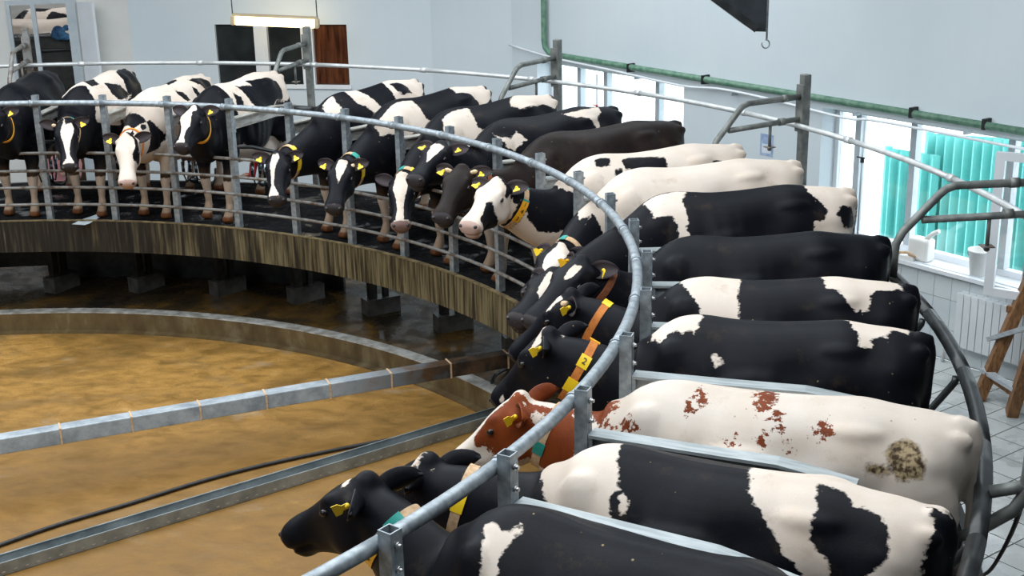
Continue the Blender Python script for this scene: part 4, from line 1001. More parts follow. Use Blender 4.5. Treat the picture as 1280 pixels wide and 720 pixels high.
PATCH = {
 1: [('w',[(1.47,-0.222),(1.292,-0.231),(0.501,-0.373),(0.306,-0.134),(0.005,-0.118),(0.016,0.105),(0.13,0.279),(0.119,0.453),(0.716,0.397),(1.098,0.542),(1.403,0.571),(1.519,0.447),(1.443,0.277),(1.335,0.099),(1.394,0.003)]),('d',[(0.498,0.1),(0.002,-0.077),(0.092,0.193),(0.13,0.279),(0.114,0.432),(0.371,0.52),(0.617,0.365),(0.57,0.251)]),('d',[(0.955,0.112),(0.688,0.23),(0.581,0.387),(1.017,0.342),(1.069,0.262)]),('d',[(1.206,-0.13),(0.49,-0.345),(1.072,0.106),(1.274,0.145)]),('d',[(1.124,0.512),(0.392,0.57),(0.125,0.466),(0.316,0.882),(0.974,0.661)]),('w',[(2.178,0.0),(2.25,0.01),(2.215,0.214),(2.267,0.242),(2.37,0.177),(2.504,0.092),(2.621,0.048),(2.707,0.166),(2.745,0.143),(2.717,-0.26),(2.646,-0.048),(2.535,-0.094),(2.36,-0.132)])],
 2: [('d',[(0.702,-0.233),(0.472,-0.231),(0.687,0.035),(0.917,0.029)]),('d',[(0.991,0.14),(0.894,0.208),(0.882,0.311),(0.973,0.309),(1.039,0.208)]),('d',[(0.545,0.114),(0.252,0.138),(0.125,0.275),(0.2,0.359),(0.401,0.361),(0.512,0.238)]),('d',[(0.625,0.202),(0.579,0.252),(0.544,0.424),(0.616,0.377),(0.653,0.262)]),('d',[(1.733,0.061),(1.705,0.152),(1.733,0.18),(1.78,0.083)]),('d',[(1.861,0.159),(1.779,0.244),(1.812,0.293),(1.915,0.286),(1.909,0.208)]),('d',[(2.161,0.0),(2.161,0.0),(1.65,0.255),(1.612,0.375),(1.561,0.488),(1.475,0.577),(1.484,0.623),(1.564,0.664),(1.667,0.676),(1.877,0.729),(1.395,-0.946),(2.427,0.686),(2.467,0.274),(2.408,0.179),(2.322,0.221),(2.215,0.242)])],
 3: [('d',[(1.3,-1.2),(3.2,-1.2),(3.2,1.2),(1.3,1.2)]),('d',[(0.784,0.075),(0.574,0.142),(0.264,0.249),(0.265,0.376),(0.319,0.517),(0.591,0.477),(1.037,0.363),(1.049,0.283),(1.049,0.105),(0.789,0.163)]),('d',[(1.21,0.185),(1.141,0.258),(1.157,0.328),(1.269,0.329)]),('d',[(1.428,0.452),(0.119,0.53),(0.212,0.777),(0.384,0.849),(0.511,0.79),(0.883,0.768),(1.242,0.675),(1.442,0.709)]),('w',[(2.144,0.0),(2.144,0.0),(2.144,-0.13),(2.155,0.096),(2.216,0.142),(2.253,0.03),(2.342,0.062),(2.44,0.131),(2.501,0.055),(2.596,0.055),(2.681,0.153),(2.7,-0.195),(2.641,-0.064),(2.518,-0.118),(2.363,-0.277)])],
 4: [('w',[(1.517,-0.046),(1.387,0.006),(1.431,0.119),(1.436,0.262),(1.515,0.239),(1.581,0.093)]),('w',[(1.178,-0.124),(1.004,-0.14),(1.004,0.048),(0.959,0.215),(0.91,0.333),(0.971,0.373),(1.038,0.364),(1.11,0.261),(1.222,0.204),(1.221,0.105)]),('w',[(0.493,-0.234),(0.35,-0.126),(0.011,-0.127),(0.006,0.132),(0.062,0.312),(0.061,0.35),(0.356,0.416),(0.451,0.445),(0.59,0.353),(0.624,0.246),(0.617,0.13)]),('d',[(0.538,0.075),(0.381,0.106),(0.325,0.209),(0.304,0.292),(0.491,0.31),(0.552,0.232)]),('w',[(2.309,-0.122),(2.317,0.029),(2.348,0.059),(2.424,0.007),(2.518,-0.045),(2.628,-0.087),(2.717,-0.132),(2.659,-0.227),(2.408,-0.146)]),('w',[(2.642,-0.188),(2.687,-0.073),(2.844,0.101),(2.849,-0.056),(2.849,-0.329)])],
 5: [('w',[(1.639,0.042),(1.494,0.081),(1.355,0.067),(1.143,0.063),(1.144,0.224),(1.137,0.287),(1.049,0.364),(1.092,0.387),(1.157,0.367),(1.309,0.414),(1.426,0.435),(1.525,0.372),(1.666,0.209)]),('w',[(0.504,-0.17),(0.418,-0.134),(0.027,-0.13),(0.017,0.078),(0.038,0.342),(0.316,0.386),(0.303,0.311),(0.369,0.193),(0.537,0.133)]),('w',[(2.225,-0.076),(2.211,0.191),(2.36,0.113),(2.49,0.04),(2.415,-0.033),(2.288,-0.084)]),('w',[(2.734,-0.051),(2.733,0.057),(2.759,0.234),(2.763,-0.09)])],
 6: [('w',[(1.471,0.1),(1.124,0.037),(1.171,0.192),(1.178,0.288),(1.075,0.314),(1.173,0.363),(1.275,0.385),(1.393,0.412),(1.534,0.263)]),('w',[(0.586,0.053),(0.268,-0.131),(0.056,-0.147),(0.003,0.096),(0.017,0.32),(0.087,0.347),(0.238,0.209),(0.432,0.253),(0.535,0.236),(0.653,0.145)]),('w',[(2.133,-0.13),(1.99,-0.317),(2.087,0.191),(2.242,0.151),(2.362,0.128),(2.484,0.089),(2.656,0.089),(2.645,0.431),(2.668,0.739),(2.665,1.034),(2.666,-0.723),(2.674,-0.328),(2.649,-0.135),(2.537,-0.117),(2.428,-0.142),(2.323,-0.181)])],
 7: [('w',[(0.681,0.064),(0.504,0.095),(0.214,0.02),(0.25,0.145),(0.35,0.238),(0.349,0.357),(0.405,0.367),(0.444,0.268),(0.501,0.205),(0.614,0.15)]),('w',[(1.492,0.115),(1.454,0.216),(1.371,0.265),(1.326,0.238),(1.278,0.208),(1.243,0.252),(1.204,0.284),(1.29,0.321),(1.36,0.364),(1.426,0.328),(1.432,0.286),(1.472,0.216)]),('w',[(2.17,-0.285),(2.228,0.187),(2.331,0.164),(2.406,0.137),(2.51,0.087),(2.365,-0.078),(2.292,-0.067)])],
 9: [('d',[(2.05,-1.2),(2.14,-1.2),(2.14,1.2),(2.05,1.2)]),('d',[(2.089,0.304),(2.071,0.122),(2.262,-0.13),(1.631,-0.3),(1.648,-0.322),(1.632,-0.304),(1.695,0.007),(1.73,0.061),(1.654,0.117),(1.629,0.197),(1.579,0.258),(1.577,0.36),(1.582,0.58),(1.69,0.581),(1.724,0.607),(1.868,0.685),(1.937,0.626),(2.006,0.611),(2.059,0.486)]),('d',[(1.357,0.064),(1.225,0.075),(1.254,0.16),(1.34,0.185),(1.368,0.156)]),('d',[(1.229,0.206),(1.176,0.197),(1.162,0.244),(1.181,0.31),(1.224,0.352),(1.248,0.356),(1.258,0.293)]),('d',[(1.143,0.102),(1.043,0.061),(0.756,0.123),(0.768,0.208),(0.798,0.274),(0.939,0.3),(0.945,0.262),(0.995,0.253),(1.002,0.299),(1.154,0.312),(1.14,0.27),(1.1,0.256),(1.079,0.214),(1.105,0.202),(1.143,0.205)]),('d',[(0.346,0.258),(0.245,0.267),(0.243,0.352),(0.355,0.359)]),('d',[(2.56,0.124),(2.529,0.247),(2.543,0.399),(2.55,0.52),(2.525,0.626),(2.514,0.843),(2.531,1.081),(2.582,1.071),(2.755,0.752),(2.756,0.356),(2.739,0.252),(2.673,0.277)]),('d',[(2.312,0.312),(2.262,0.0),(2.262,0.0),(2.068,0.091),(2.113,0.266),(2.13,0.457),(2.221,0.525),(2.241,0.447),(2.38,0.513),(2.391,0.421)])],
 10: [('d',[(1.7,-1.2),(3.2,-1.2),(3.2,1.2),(1.7,1.2)]),('w',[(1.709,0.165),(1.753,0.142),(1.811,0.156),(1.727,0.135),(1.611,0.127),(1.505,0.159),(1.537,-0.04),(1.659,-0.274),(1.795,0.032)]),('w',[(2.141,-0.232),(2.121,-0.064),(2.116,0.084),(2.146,0.236),(2.173,0.343),(2.292,0.267),(2.39,0.288),(2.473,0.102),(2.416,-0.05),(2.323,-0.077),(2.116,0.0)])],
 11: [('w',[(1.493,-0.019),(1.37,0.004),(1.191,0.002),(1.246,0.131),(1.235,0.201),(1.227,0.256),(1.245,0.315),(1.208,0.395),(1.203,0.435),(1.305,0.457),(1.316,0.411),(1.301,0.343),(1.308,0.277),(1.344,0.237),(1.41,0.239),(1.448,0.236),(1.468,0.145)]),('w',[(0.344,-0.148),(0.212,-0.163),(0.045,-0.147),(0.006,-0.129),(-0.035,-0.112),(-0.035,-0.095),(-0.035,0.353),(-0.035,1.132),(0.355,0.466),(0.328,0.381),(0.261,0.393),(0.225,0.316),(0.242,0.248),(0.287,0.178),(0.336,0.108)]),('d',[(0.109,0.283),(0.028,0.341),(-0.002,0.596),(0.109,0.497),(0.167,0.352)]),('w',[(2.211,-0.01),(2.284,0.231),(2.344,0.287),(2.406,0.297),(2.459,0.331),(2.518,0.281),(2.459,0.077),(2.409,0.03),(2.289,-0.007)])],
 12: [('w',[(2.158,0.023),(2.134,0.157),(2.161,0.194),(2.245,0.173),(2.284,0.094),(2.261,0.038),(2.199,0.017)])],
 13: [('w',[(1.47,-0.184),(1.421,-0.192),(1.281,-0.132),(1.11,-0.169),(1.013,-0.159),(1.074,0.101),(1.076,0.206),(1.078,0.288),(1.074,0.328),(1.297,0.369),(1.314,0.316),(1.317,0.258),(1.362,0.182),(1.419,0.076)]),('w',[(0.596,-0.132),(0.493,-0.229),(0.417,-0.161),(0.137,-0.227),(0.038,-0.132),(0.005,-0.134),(0.022,-0.14),(0.041,-0.148),(0.08,-0.238),(0.07,-0.003),(0.047,0.133),(0.075,0.09),(0.131,0.125),(0.207,0.124),(0.268,0.165),(0.265,0.227),(0.284,0.298),(0.372,0.305),(0.431,0.246),(0.453,0.165),(0.539,0.128),(0.54,0.05)]),('w',[(2.175,-0.179),(2.139,0.196),(2.19,0.202),(2.257,0.31),(2.261,0.294),(2.222,0.132),(2.187,0.08)])],
 14: [('w',[(1.579,-0.172),(1.5,-0.194),(1.429,-0.169),(1.351,-0.18),(1.259,0.013),(1.273,0.104),(1.292,0.157),(1.334,0.145),(1.362,0.16),(1.404,0.142),(1.45,0.146),(1.485,0.186),(1.545,0.103),(1.576,-0.171)]),('w',[(1.171,0.238),(1.151,0.258),(1.116,0.263),(1.164,0.311),(1.182,0.259)]),('w',[(0.616,-0.156),(0.521,-0.148),(0.29,-0.196),(0.121,-0.207),(0.039,-0.156),(0.095,-0.197),(0.09,-0.194),(0.09,0.066),(0.152,0.018),(0.197,0.038),(0.21,0.118),(0.239,0.104),(0.303,0.147),(0.29,0.209),(0.364,0.206),(0.369,0.111),(0.407,0.049),(0.477,-0.207),(0.486,-0.206)]),('w',[(2.16,-0.093),(2.112,0.0),(2.112,0.0),(2.138,0.331),(2.185,0.345),(2.22,0.324),(2.248,0.345),(2.224,0.311),(2.182,0.236),(2.159,0.15)]),('w',[(2.55,0.496),(2.572,0.593),(2.605,0.665),(2.595,0.534)])],
 15: [('d',[(1.831,-0.233),(1.632,-0.123),(1.637,-0.119),(1.614,0.004),(1.588,-0.045),(1.565,0.093),(1.581,0.139),(1.598,0.183),(1.579,0.259),(1.632,0.237),(1.764,0.12),(1.823,-0.023)]),('d',[(1.509,0.234),(1.45,0.291),(1.427,0.311),(1.499,0.314),(1.551,0.265)]),('d',[(1.912,0.209),(1.892,-0.288),(1.814,0.225),(1.808,0.302),(1.857,0.277),(1.887,0.279)]),('d',[(1.224,0.108),(1.195,0.12),(1.181,0.158),(1.202,0.209),(1.229,0.194)]),('d',[(1.185,0.047),(1.146,0.059),(1.142,0.137),(1.16,0.155),(1.186,0.12)]),('d',[(0.929,0.009),(0.9,-0.232),(0.86,-0.095),(0.832,0.053),(0.846,0.101),(0.887,0.14),(0.915,0.098)]),('d',[(0.833,0.113),(0.797,0.12),(0.78,0.158),(0.765,0.207),(0.796,0.211),(0.832,0.159)]),('d',[(0.632,0.204),(0.589,0.157),(0.565,0.21),(0.568,0.255),(0.601,0.266),(0.627,0.238)]),('d',[(1.02,0.291),(0.98,0.258),(0.956,0.278),(0.977,0.315),(1.005,0.307)]),('d',[(0.889,0.246),(0.846,0.22),(0.83,0.267),(0.859,0.305)]),('d',[(0.754,0.266),(0.728,0.269),(0.71,0.304),(0.735,0.313)]),('m',[(0.327,0.322),(0.305,0.277),(0.247,0.235),(0.193,0.269),(0.156,0.357),(0.153,0.419),(0.164,0.474),(0.224,0.478),(0.273,0.454),(0.308,0.409)]),('m',[(0.409,0.433),(0.38,0.412),(0.309,0.416),(0.316,0.44),(0.395,0.455)]),('hd',[(0.0,0.06),(0.1,0.1),(0.2,0.15),(0.28,0.19),(0.33,0.26),(0.34,0.4),(0.27,0.62),(0.12,0.8),(-0.12,0.8),(-0.3,0.7),(-0.32,0.3),(-0.2,0.08)]),('hd',[(0.0,-0.1),(0.1,-0.14),(0.25,-0.2),(0.3,-0.4),(0.12,-0.8),(-0.3,-0.7),(-0.2,-0.1)]),('w',[(2.036,0.347),(2.027,0.226),(2.004,0.212),(1.983,0.258),(1.99,0.338),(2.017,0.387)]),('d',[(2.047,0.143),(2.041,0.056),(2.054,0.148),(2.048,0.323)])],
 16: [('w',[(1.638,-0.155),(1.625,-0.19),(1.512,-0.136),(1.472,-0.18),(1.409,-0.168),(1.361,-0.188),(1.33,-0.209),(1.296,0.07),(1.264,0.161),(1.247,0.205),(1.236,0.232),(1.266,0.263),(1.27,0.289),(1.256,0.315),(1.238,0.366),(1.231,0.425),(1.523,0.497),(1.567,0.329),(1.583,0.281),(1.611,0.193),(1.658,0.041),(1.709,-0.199),(1.741,-0.188)]),('w',[(1.229,0.217),(1.21,0.239),(1.182,0.257),(1.181,0.304),(1.209,0.312),(1.221,0.28)]),('w',[(0.783,-0.254),(0.701,-0.234),(0.464,-0.371),(0.138,-0.278),(0.073,-0.311),(0.004,-0.37),(0.007,0.016),(0.064,-0.046),(0.016,0.11),(0.029,0.316),(0.035,0.534),(0.062,0.645),(0.387,0.615),(0.441,0.515),(0.493,0.435),(0.534,0.389),(0.548,0.346),(0.604,0.263),(0.651,0.207),(0.69,0.161),(0.712,0.12),(0.745,0.035)]),('d',[(0.467,0.03),(0.402,0.031),(0.356,0.052),(0.312,0.112),(0.272,0.111),(0.207,0.142),(0.177,0.181),(0.161,0.263),(0.149,0.327),(0.151,0.377),(0.172,0.403),(0.218,0.449),(0.227,0.512),(0.356,0.538),(0.353,0.419),(0.399,0.386),(0.44,0.336),(0.442,0.252),(0.436,0.207)]),('w',[(2.235,0.273),(2.195,0.172),(2.179,0.286),(2.182,0.0)])],
 17: [('w',[(1.438,0.126),(1.398,0.12),(1.377,0.135),(1.337,0.149),(1.306,0.14),(1.277,0.104),(1.252,0.106),(1.273,0.157),(1.286,0.202),(1.303,0.238),(1.287,0.312),(1.279,0.414),(1.341,0.433),(1.368,0.273),(1.395,0.216)]),('w',[(2.224,0.182),(2.253,-0.124),(2.192,0.085),(2.186,0.166)])],
}
for c in COWS:
    for k, v in DEF.items(): c.setdefault(k, v)
    if c['id'] in PATCH: c['patches'] = PATCH[c['id']]
    c['R'] = c['R'] + c.get('dR', 0)
    c['sx'] = (c['R'] - 6.18) / 1.62
    build_cow(c)

# ------------------------------------------------------------------ things in the pit
def local_build(mb, name, mat, root):
    me = mb.mesh(name); me.transform(Matrix.Translation(root.location).inverted()); return obj(name, me, mat, root)
p0, p1 = Vector((1.08, 2.10, 0)), Vector((5.40, 3.89, 0)); dv = (p1 - p0).normalized()
a_, b_ = p0 - dv * 2.2, p1 + dv * 0.95
duct = empty('cable_duct', (a_.x, a_.y, -.87)); tag(duct, 'long square galvanised cable duct crossing the pit to the platform', 'duct')
m, nt, b = new_mat('duct_metal'); g_ = N(nt, 'ShaderNodeNewGeometry'); sx_ = N(nt, 'ShaderNodeSeparateXYZ'); nt.links.new(g_.outputs['Position'], sx_.inputs[0])
n_ = noise(nt, g_.outputs['Position'], 6, 6, .65); clean = ramp(nt, n_.outputs[0], [(.35, (0.20, 0.235, 0.265)), (.65, (0.40, 0.44, 0.47))])
wet_ = ramp(nt, math_(nt, 'MULTIPLY_ADD', sx_.outputs[0], .55, math_(nt, 'MULTIPLY_ADD', n_.outputs[0], .9, -2.55)), [(.0, 0.0), (.45, 1.0)])      # slurry crusted over the end by the carousel
nt.links.new(mixc(nt, wet_.outputs[0], clean.outputs[0], ramp(nt, n_.outputs[0], [(.4, (0.022, 0.016, 0.012)), (.65, (0.11, 0.06, 0.03))]).outputs[0]), b.inputs['Base Color']); b.inputs['Roughness'].default_value = .45; b.inputs['Metallic'].default_value = .15
M['duct'] = m
o_ = local_build(MB().bar(a_ + Vector((0, 0, -.87)), b_ + Vector((0, 0, -.87)), .135, .14), 'duct_body', M['duct'], duct); bevel(o_, .008)
Lq = (b_ - a_).length; q = .35
while q < Lq:
    c0 = a_ + dv * q + Vector((0, 0, -.87)); local_build(MB().bar(c0 - dv * .008, c0 + dv * .008, .143, .148), 'tie_band', M['tan'], duct); q += .58
local_build(MB().bar(b_ - dv * .05 + Vector((0, 0, -.80)), b_ - dv * .05 + Vector((0, 0, -.42)), .05, .05), 'hanger', M['black_steel'], duct)
local_build(MB().bar(a_ + dv * .1 + Vector((0, 0, ZP)), a_ + dv * .1 + Vector((0, 0, -.94)), .08, .08), 'stand', M['galv_dull'], duct)
o2 = Vector((p0.x, p0.y, 0)) - dv * .3
hc = empty('loose_conduit', on_z(0, 558, ZP + .02)); tag(hc, 'dark flat conduit lying under the cable duct at the left edge', 'conduit')
local_build(MB().bar(on_z(-90, 590, ZP + .02), on_z(62, 540, ZP + .02), .05, .03), 'conduit_body', M['dark_tube'], hc)
# perforated tray on the pit floor
t0, t1 = Vector((1.479, .80, 0)), Vector((5.016, 3.32, 0)); dt_ = (t1 - t0).normalized(); nt_ = Vector((-dt_.y, dt_.x, 0))
t0 = t0 - dt_ * 1.4; t1 = t1 + dt_ * .75
tray = empty('perforated_tray', (t0.x, t0.y, ZP)); tag(tray, 'perforated galvanised channel tray lying on the muddy pit floor', 'tray')
M['tray'] = simple('tray_metal', (0.20, 0.23, 0.24), (0.36, 0.40, 0.41), 5, 0.38, 0.55)
zv = lambda z: Vector((0, 0, ZP + z))
m_ = MB(); m_.bar(t0 + zv(.006), t1 + zv(.006), .15, .006)
local_build(m_, 'tray_bottom', M['tray'], tray)
for s in (-1, 1):
    sd_ = nt_ * (.075 * s)
    local_build(MB().bar(t0 + sd_ + zv(.055), t1 + sd_ + zv(.055), .004, .10).bar(t0 + sd_ * .93 + zv(.104), t1 + sd_ * .93 + zv(.104), .014, .004), 'tray_side', M['tray'], tray)
    rv = MB(); q = .05
    while q < (t1 - t0).length:
        c0 = t0 + dt_ * q + sd_ * (1.03 if s < 0 else .97) + zv(.03); rv.bar(c0 - dt_ * .012, c0 + dt_ * .012, .006, .010); q += .085
    local_build(rv, 'slot_row', M['bolt'], tray)['kind'] = 'stuff'
# black hose
hp_ = [on_z(x, y, ZP + .02) for x, y in ((-60, 702), (0, 681), (75, 655), (160, 630), (250, 602), (330, 581), (430, 560), (520, 543), (580, 528), (604, 515))]
hp_ += [on_z(613, 507, ZP + .06), Vector((hp_[-1].x + .1, hp_[-1].y + .25, ZP + .26)), Vector((hp_[-1].x + .25, hp_[-1].y + .6, ZF + .03)), Vector((hp_[-1].x + .6, hp_[-1].y + 1.2, ZF + .03))]
def smooth_pts(P, k=5):
    out = []; m = len(P)
    for i in range(m - 1):
        a, b, c, d = P[max(i - 1, 0)], P[i], P[i + 1], P[min(i + 2, m - 1)]
        for j in range(k):
            t = j / k; out.append(.5 * ((2 * b) + (c - a) * t + (2 * a - 5 * b + 4 * c - d) * t * t + (3 * b - a - 3 * c + d) * t ** 3))
    out.append(P[-1]); return out
tag(MB().tube(smooth_pts(hp_), .017, 8).build('hose', M['black']), 'black hose lying across the muddy pit floor beside the tray', 'hose')

# spilt milk on deck and rim
M['milk'] = simple('spilt_milk', (0.45, 0.55, 0.62), (0.62, 0.70, 0.75), 12, 0.12)
sp = [on_z(x, y, .004) for x, y in ((90, 280), (103, 274), (118, 269), (131, 263), (134, 266), (122, 273), (112, 279), (106, 281))]
tag(MB().add([p for p in sp] + [p - Vector((0, 0, .003)) for p in sp], [tuple(range(8)), tuple(range(8, 16))[::-1]] + [(i, (i + 1) % 8, 8 + (i + 1) % 8, 8 + i) for i in range(8)]).build('milk_puddle', M['milk']), 'thin pale streak of spilt milk on the dark deck edge', 'puddle')
for x_, y_ in ((115, 286),): pass

# ------------------------------------------------------------------ hanging lamp
pa, pb = at_depth(289, 25, 18.15), at_depth(399, 29.5, 18.15)
lamp = empty('tube_lamp', (pa + pb) / 2); tag(lamp, 'lit fluorescent tube lamp hanging before the dark window', 'lamp')
m, nt, b = new_mat('lamp_glow'); b.inputs['Base Color'].default_value = (.9, .85, .7, 1); b.inputs['Emission Color'].default_value = (1, .74, .36, 1); b.inputs['Emission Strength'].default_value = 4.5
M['lamp'] = m
M['lamp_end'] = simple('lamp_housing', (0.55, 0.42, 0.25), (0.65, 0.52, 0.34), 5, 0.5)
dl = (pb - pa).normalized()
g = local_build(MB().bar(pa + dl * .05, pb - dl * .05, .12, .125), 'diffuser', M['lamp'], lamp); bevel(g, .03, 3)
for e0, e1 in ((pa, pa + dl * .06), (pb - dl * .06, pb)): bevel(local_build(MB().bar(e0, e1, .13, .135), 'end_cap', M['lamp_end'], lamp), .02, 2)
local_build(MB().bar(pa + dl * .02 + Vector((0, 0, .075)), pb - dl * .02 + Vector((0, 0, .075)), .10, .03), 'housing', M['lamp_end'], lamp)
for k in (.02, .98):
    c0 = pa.lerp(pb, k); local_build(MB().tube([c0 + Vector((0, 0, .07)), Vector((c0.x, c0.y, ZTOP))], .008, 6), 'hanger_rod', M['galv_dull'], lamp)

# ------------------------------------------------------------------ pipes on the right wall
gp = empty('green_pipe', D(4.5, 1.275, .07)); tag(gp, 'flaking green pipe running along the wall above the windows', 'pipe')
path = [D(.80, ZTOP - .05, .07), D(.80, 2.2, .07), D(.80, 1.45, .07), D(.82, 1.36, .07), D(.90, 1.30, .07), D(1.0, 1.285, .07), D(10.4, 1.245, .07)]
local_build(MB().tube(path, .036, 12), 'pipe_run', M['green_pipe'], gp)
for x_ in (787, 880, 1142, 1235):
    s_ = s_at(x_, 120, .07)
    local_build(MB().box(D(s_, 1.27, .05), (.03, .12, .10), Matrix.Rotation(math.atan2(dD.y, dD.x), 3, 'Z')), 'pipe_clip', M['black'], gp)
cp_ = empty('wall_conduit', D(4, 1.15, .12)); tag(cp_, 'thin pale conduit sagging below the green pipe', 'conduit')
local_build(MB().tube(smooth_pts([D(0.02, 1.32, .06), D(1.0, 1.25, .1), D(2.1, 1.215, .1), D(3.39, 1.165, .1), D(4.03, 1.20, .1), D(4.75, 1.18, .1), D(5.8, 1.115, .1), D(6.24, 1.14, .1), D(7.83, 1.11, .1), D(10.0, 1.06, .1)]), .014, 8), 'conduit_run', M['white_frame'], cp_)
for s_ in (1.0, 2.6, 4.2, 5.9, 7.2, 8.4): local_build(MB().box(D(s_, 1.16, .05), (.02, .10, .03), Matrix.Rotation(math.atan2(dD.y, dD.x), 3, 'Z')), 'saddle', M['grey_frame'], cp_)
for q, s_ in enumerate((1.9, 6.05, 7.95)):
    st = empty('drop_pipe', D(s_, .2, .10)); tag(st, ('thin valve pipe dropping before the far window', 'thin grey drop pipe beside the open yard view', 'thin grey drop pipe near the open casement')[q], 'pipe', 'drop pipes at the windows')
    local_build(MB().tube([D(s_, 1.13, .10), D(s_, SILL + .02, .10)], .011, 8), 'pipe_run', M['grey_frame'], st)
    local_build(MB().box(D(s_, .72, .10), (.03, .03, .05)).bar(D(s_ - .05, .75, .12), D(s_ + .05, .75, .12), .012, .012), 'valve', M['red'] if q == 0 else M['black'], st)
nz = empty('wall_notice', D(4.667, .65, .003)); tag(nz, 'small blue paper notice on the wall between the windows', 'notice')
M['paper'] = simple('blue_paper', (0.22, 0.32, 0.52), (0.42, 0.52, 0.68), 14, 0.7)
M['paper_w'] = simple('pale_paper', (0.58, 0.64, 0.72), (0.66, 0.70, 0.76), 8, 0.7)
local_build(slab(MB(), D, 4.573, 4.762, .53, .77, .001, .004), 'sheet', M['paper'], nz)
local_build(slab(MB(), D, 4.60, 4.735, .56, .66, .004, .0055), 'printed_panel', M['paper_w'], nz)

# radiator under the sill
rd = empty('radiator', D(7.8, ZF, .12)); tag(rd, 'white sectional radiator under the large window', 'radiator')
for q in range(15):
    s_ = 7.29 + q * .08
    sec = slab(MB(), D, s_ + .004, s_ + .076, -.90, -.40, .11, .125); slab(sec, D, s_ + .03, s_ + .05, -.90, -.40, .04, .11); slab(sec, D, s_ + .004, s_ + .076, -.90, -.40, .03, .042)
    so = local_build(sec, 'section', M['radiator'], rd)
    tp = slab(MB(), D, s_ + .003, s_ + .077, -.40, -.365, .105, .128); slab(tp, D, s_ + .003, s_ + .077, -.40, -.365, .028, .045)
    for k in range(3): slab(tp, D, s_ + .003, s_ + .077, -.385, -.372, .056 + k * .017, .063 + k * .017)
    mo = local_build(tp, 'top_grille', M['radiator'], rd)
local_build(MB().tube([D(7.29, -.86, .075), D(7.20, -.86, .075), D(7.17, -.90, .075), D(7.16, ZF, .075)], .016, 8).ell(D(7.22, -.86, .075), (.028, .028, .028)), 'valve_pipe', M['white_plastic'], rd)
for s_ in (7.5, 8.2): local_build(slab(MB(), D, s_, s_ + .02, -.8, -.77, .0, .04), 'bracket', M['white_frame'], rd)

# things on the sill
def lathe(prof, c, n=20):
    m_ = MB(); V = []; F_ = []
    for r, z in prof:
        for i in range(n): V.append(Vector(c) + Vector((r * math.cos(2 * math.pi * i / n), r * math.sin(2 * math.pi * i / n), z)))
    for j in range(len(prof) - 1):
        for i in range(n): F_.append((j * n + i, j * n + (i + 1) % n, (j + 1) * n + (i + 1) % n, (j + 1) * n + i))
    F_.append(tuple(range(n))[::-1]); return m_.add(V, F_, True)
bk = empty('bucket', D(7.37, SILL + .004, -.08)); tag(bk, 'pale translucent bucket standing on the window sill', 'bucket')
obj('pail', lathe([(.085, 0), (.112, .24), (.118, .24), (.118, .255), (.108, .255), (.082, .012), (0.001, .012)], (0, 0, 0)).mesh('pail'), M['white_plastic'], bk)
MB().tube([Vector((.118 * math.cos(t), .02 + .0, .235 - .09 * math.sin(t))) for t in [math.pi * i / 12 for i in range(13)]], .004, 6).build('bail', M['galv'], bk)
cn = empty('canister', D(6.70, SILL + .004, -.08), math.atan2(dD.y, dD.x)); tag(cn, 'white plastic canister with a spout on the sill', 'canister')
bevel(MB().box((0, 0, .115), (.24, .14, .23)).build('can_body', M['white_plastic'], cn), .03, 3)
MB().tube([(.05, 0, .22), (.12, 0, .29), (.19, 0, .335)], [.028, .024, .02], 10).build('spout', M['white_plastic'], cn)
br = empty('brush', D(6.60, SILL + .004, .02), math.atan2(dD.y, dD.x) + .1); tag(br, 'scrubbing brush with a curved wooden back on the sill', 'brush')
MB().box((0, 0, .02), (.19, .05, .035)).build('bristles', M['white_plastic'], br)
MB().tube([(-.10, 0, .04), (-.07, 0, .06), (0, 0, .075), (.07, 0, .06), (.10, 0, .04)], .014, 8).build('wooden_back', M['tan'], br)
# casement standing open into the hall
ca, cb_ = D(7.775, 0, .35), D(8.55, 0, .10); cdv = (cb_ - ca).normalized()
cs = empty('open_casement', Vector((ca.x, ca.y, -.215))); tag(cs, 'white framed casement standing open above the radiator', 'window'); 
Zv = lambda p, z: Vector((p.x, p.y, z))
for nm, a, b2 in (('stile', Zv(ca, -.215), Zv(ca, 1.11)), ('stile', Zv(cb_, -.215), Zv(cb_, 1.11))):
    local_build(MB().bar(a, b2, .05, .085, cdv), nm, M['white_frame'], cs)
for z in (-.18, 1.075): local_build(MB().bar(Zv(ca, z) + cdv * .04, Zv(cb_, z) - cdv * .04, .05, .075), 'frame_rail', M['white_frame'], cs)
local_build(MB().bar(Zv(ca, .45) + cdv * .04, Zv(cb_, .45) - cdv * .04, .006, 1.19), 'pane', M['glass'], cs)
local_build(MB().bar(Zv(cb_, .0), Zv(cb_, .0) + Vector((-nD.x, -nD.y, 0)) * .10, .02, .05), 'hinge', M['grey_frame'], cs)

# ------------------------------------------------------------------ wooden trestle
f1, f2 = Vector((9.575, 3.19, ZF)), Vector((9.74, 2.82, ZF))
u1, u2 = Vector((9.945, 3.345, -.2)), Vector((9.79, 2.65, -.42))
d1 = (u1 - f1); 
tr = empty('wooden_trestle', f1); tag(tr, 'brown wooden trestle standing before the radiator', 'trestle')
top1 = f1 + d1 * 1.35; top2 = f2 + (u2 - f2) * 1.75
d2 = Vector((.30, -.10, .0))
for a, b2 in ((f1, top1), (f2, top2)):
    lg = local_build(MB().bar(a + Vector((0, 0, .012)), b2, .10, .125, Vector((.2, 1, 0))), 'leg', M['wood'], tr); bevel(lg, .005)
local_build(MB().bar(f1 + d1 * .28 + Vector((-.05, .05, 0)), f2 + (u2 - f2) * .36, .075, .035), 'step', M['wood_grey'], tr)
local_build(MB().bar(f1 + d1 * .24, f2 + (u2 - f2) * .30, .03, .07), 'cross_brace', M['wood'], tr)
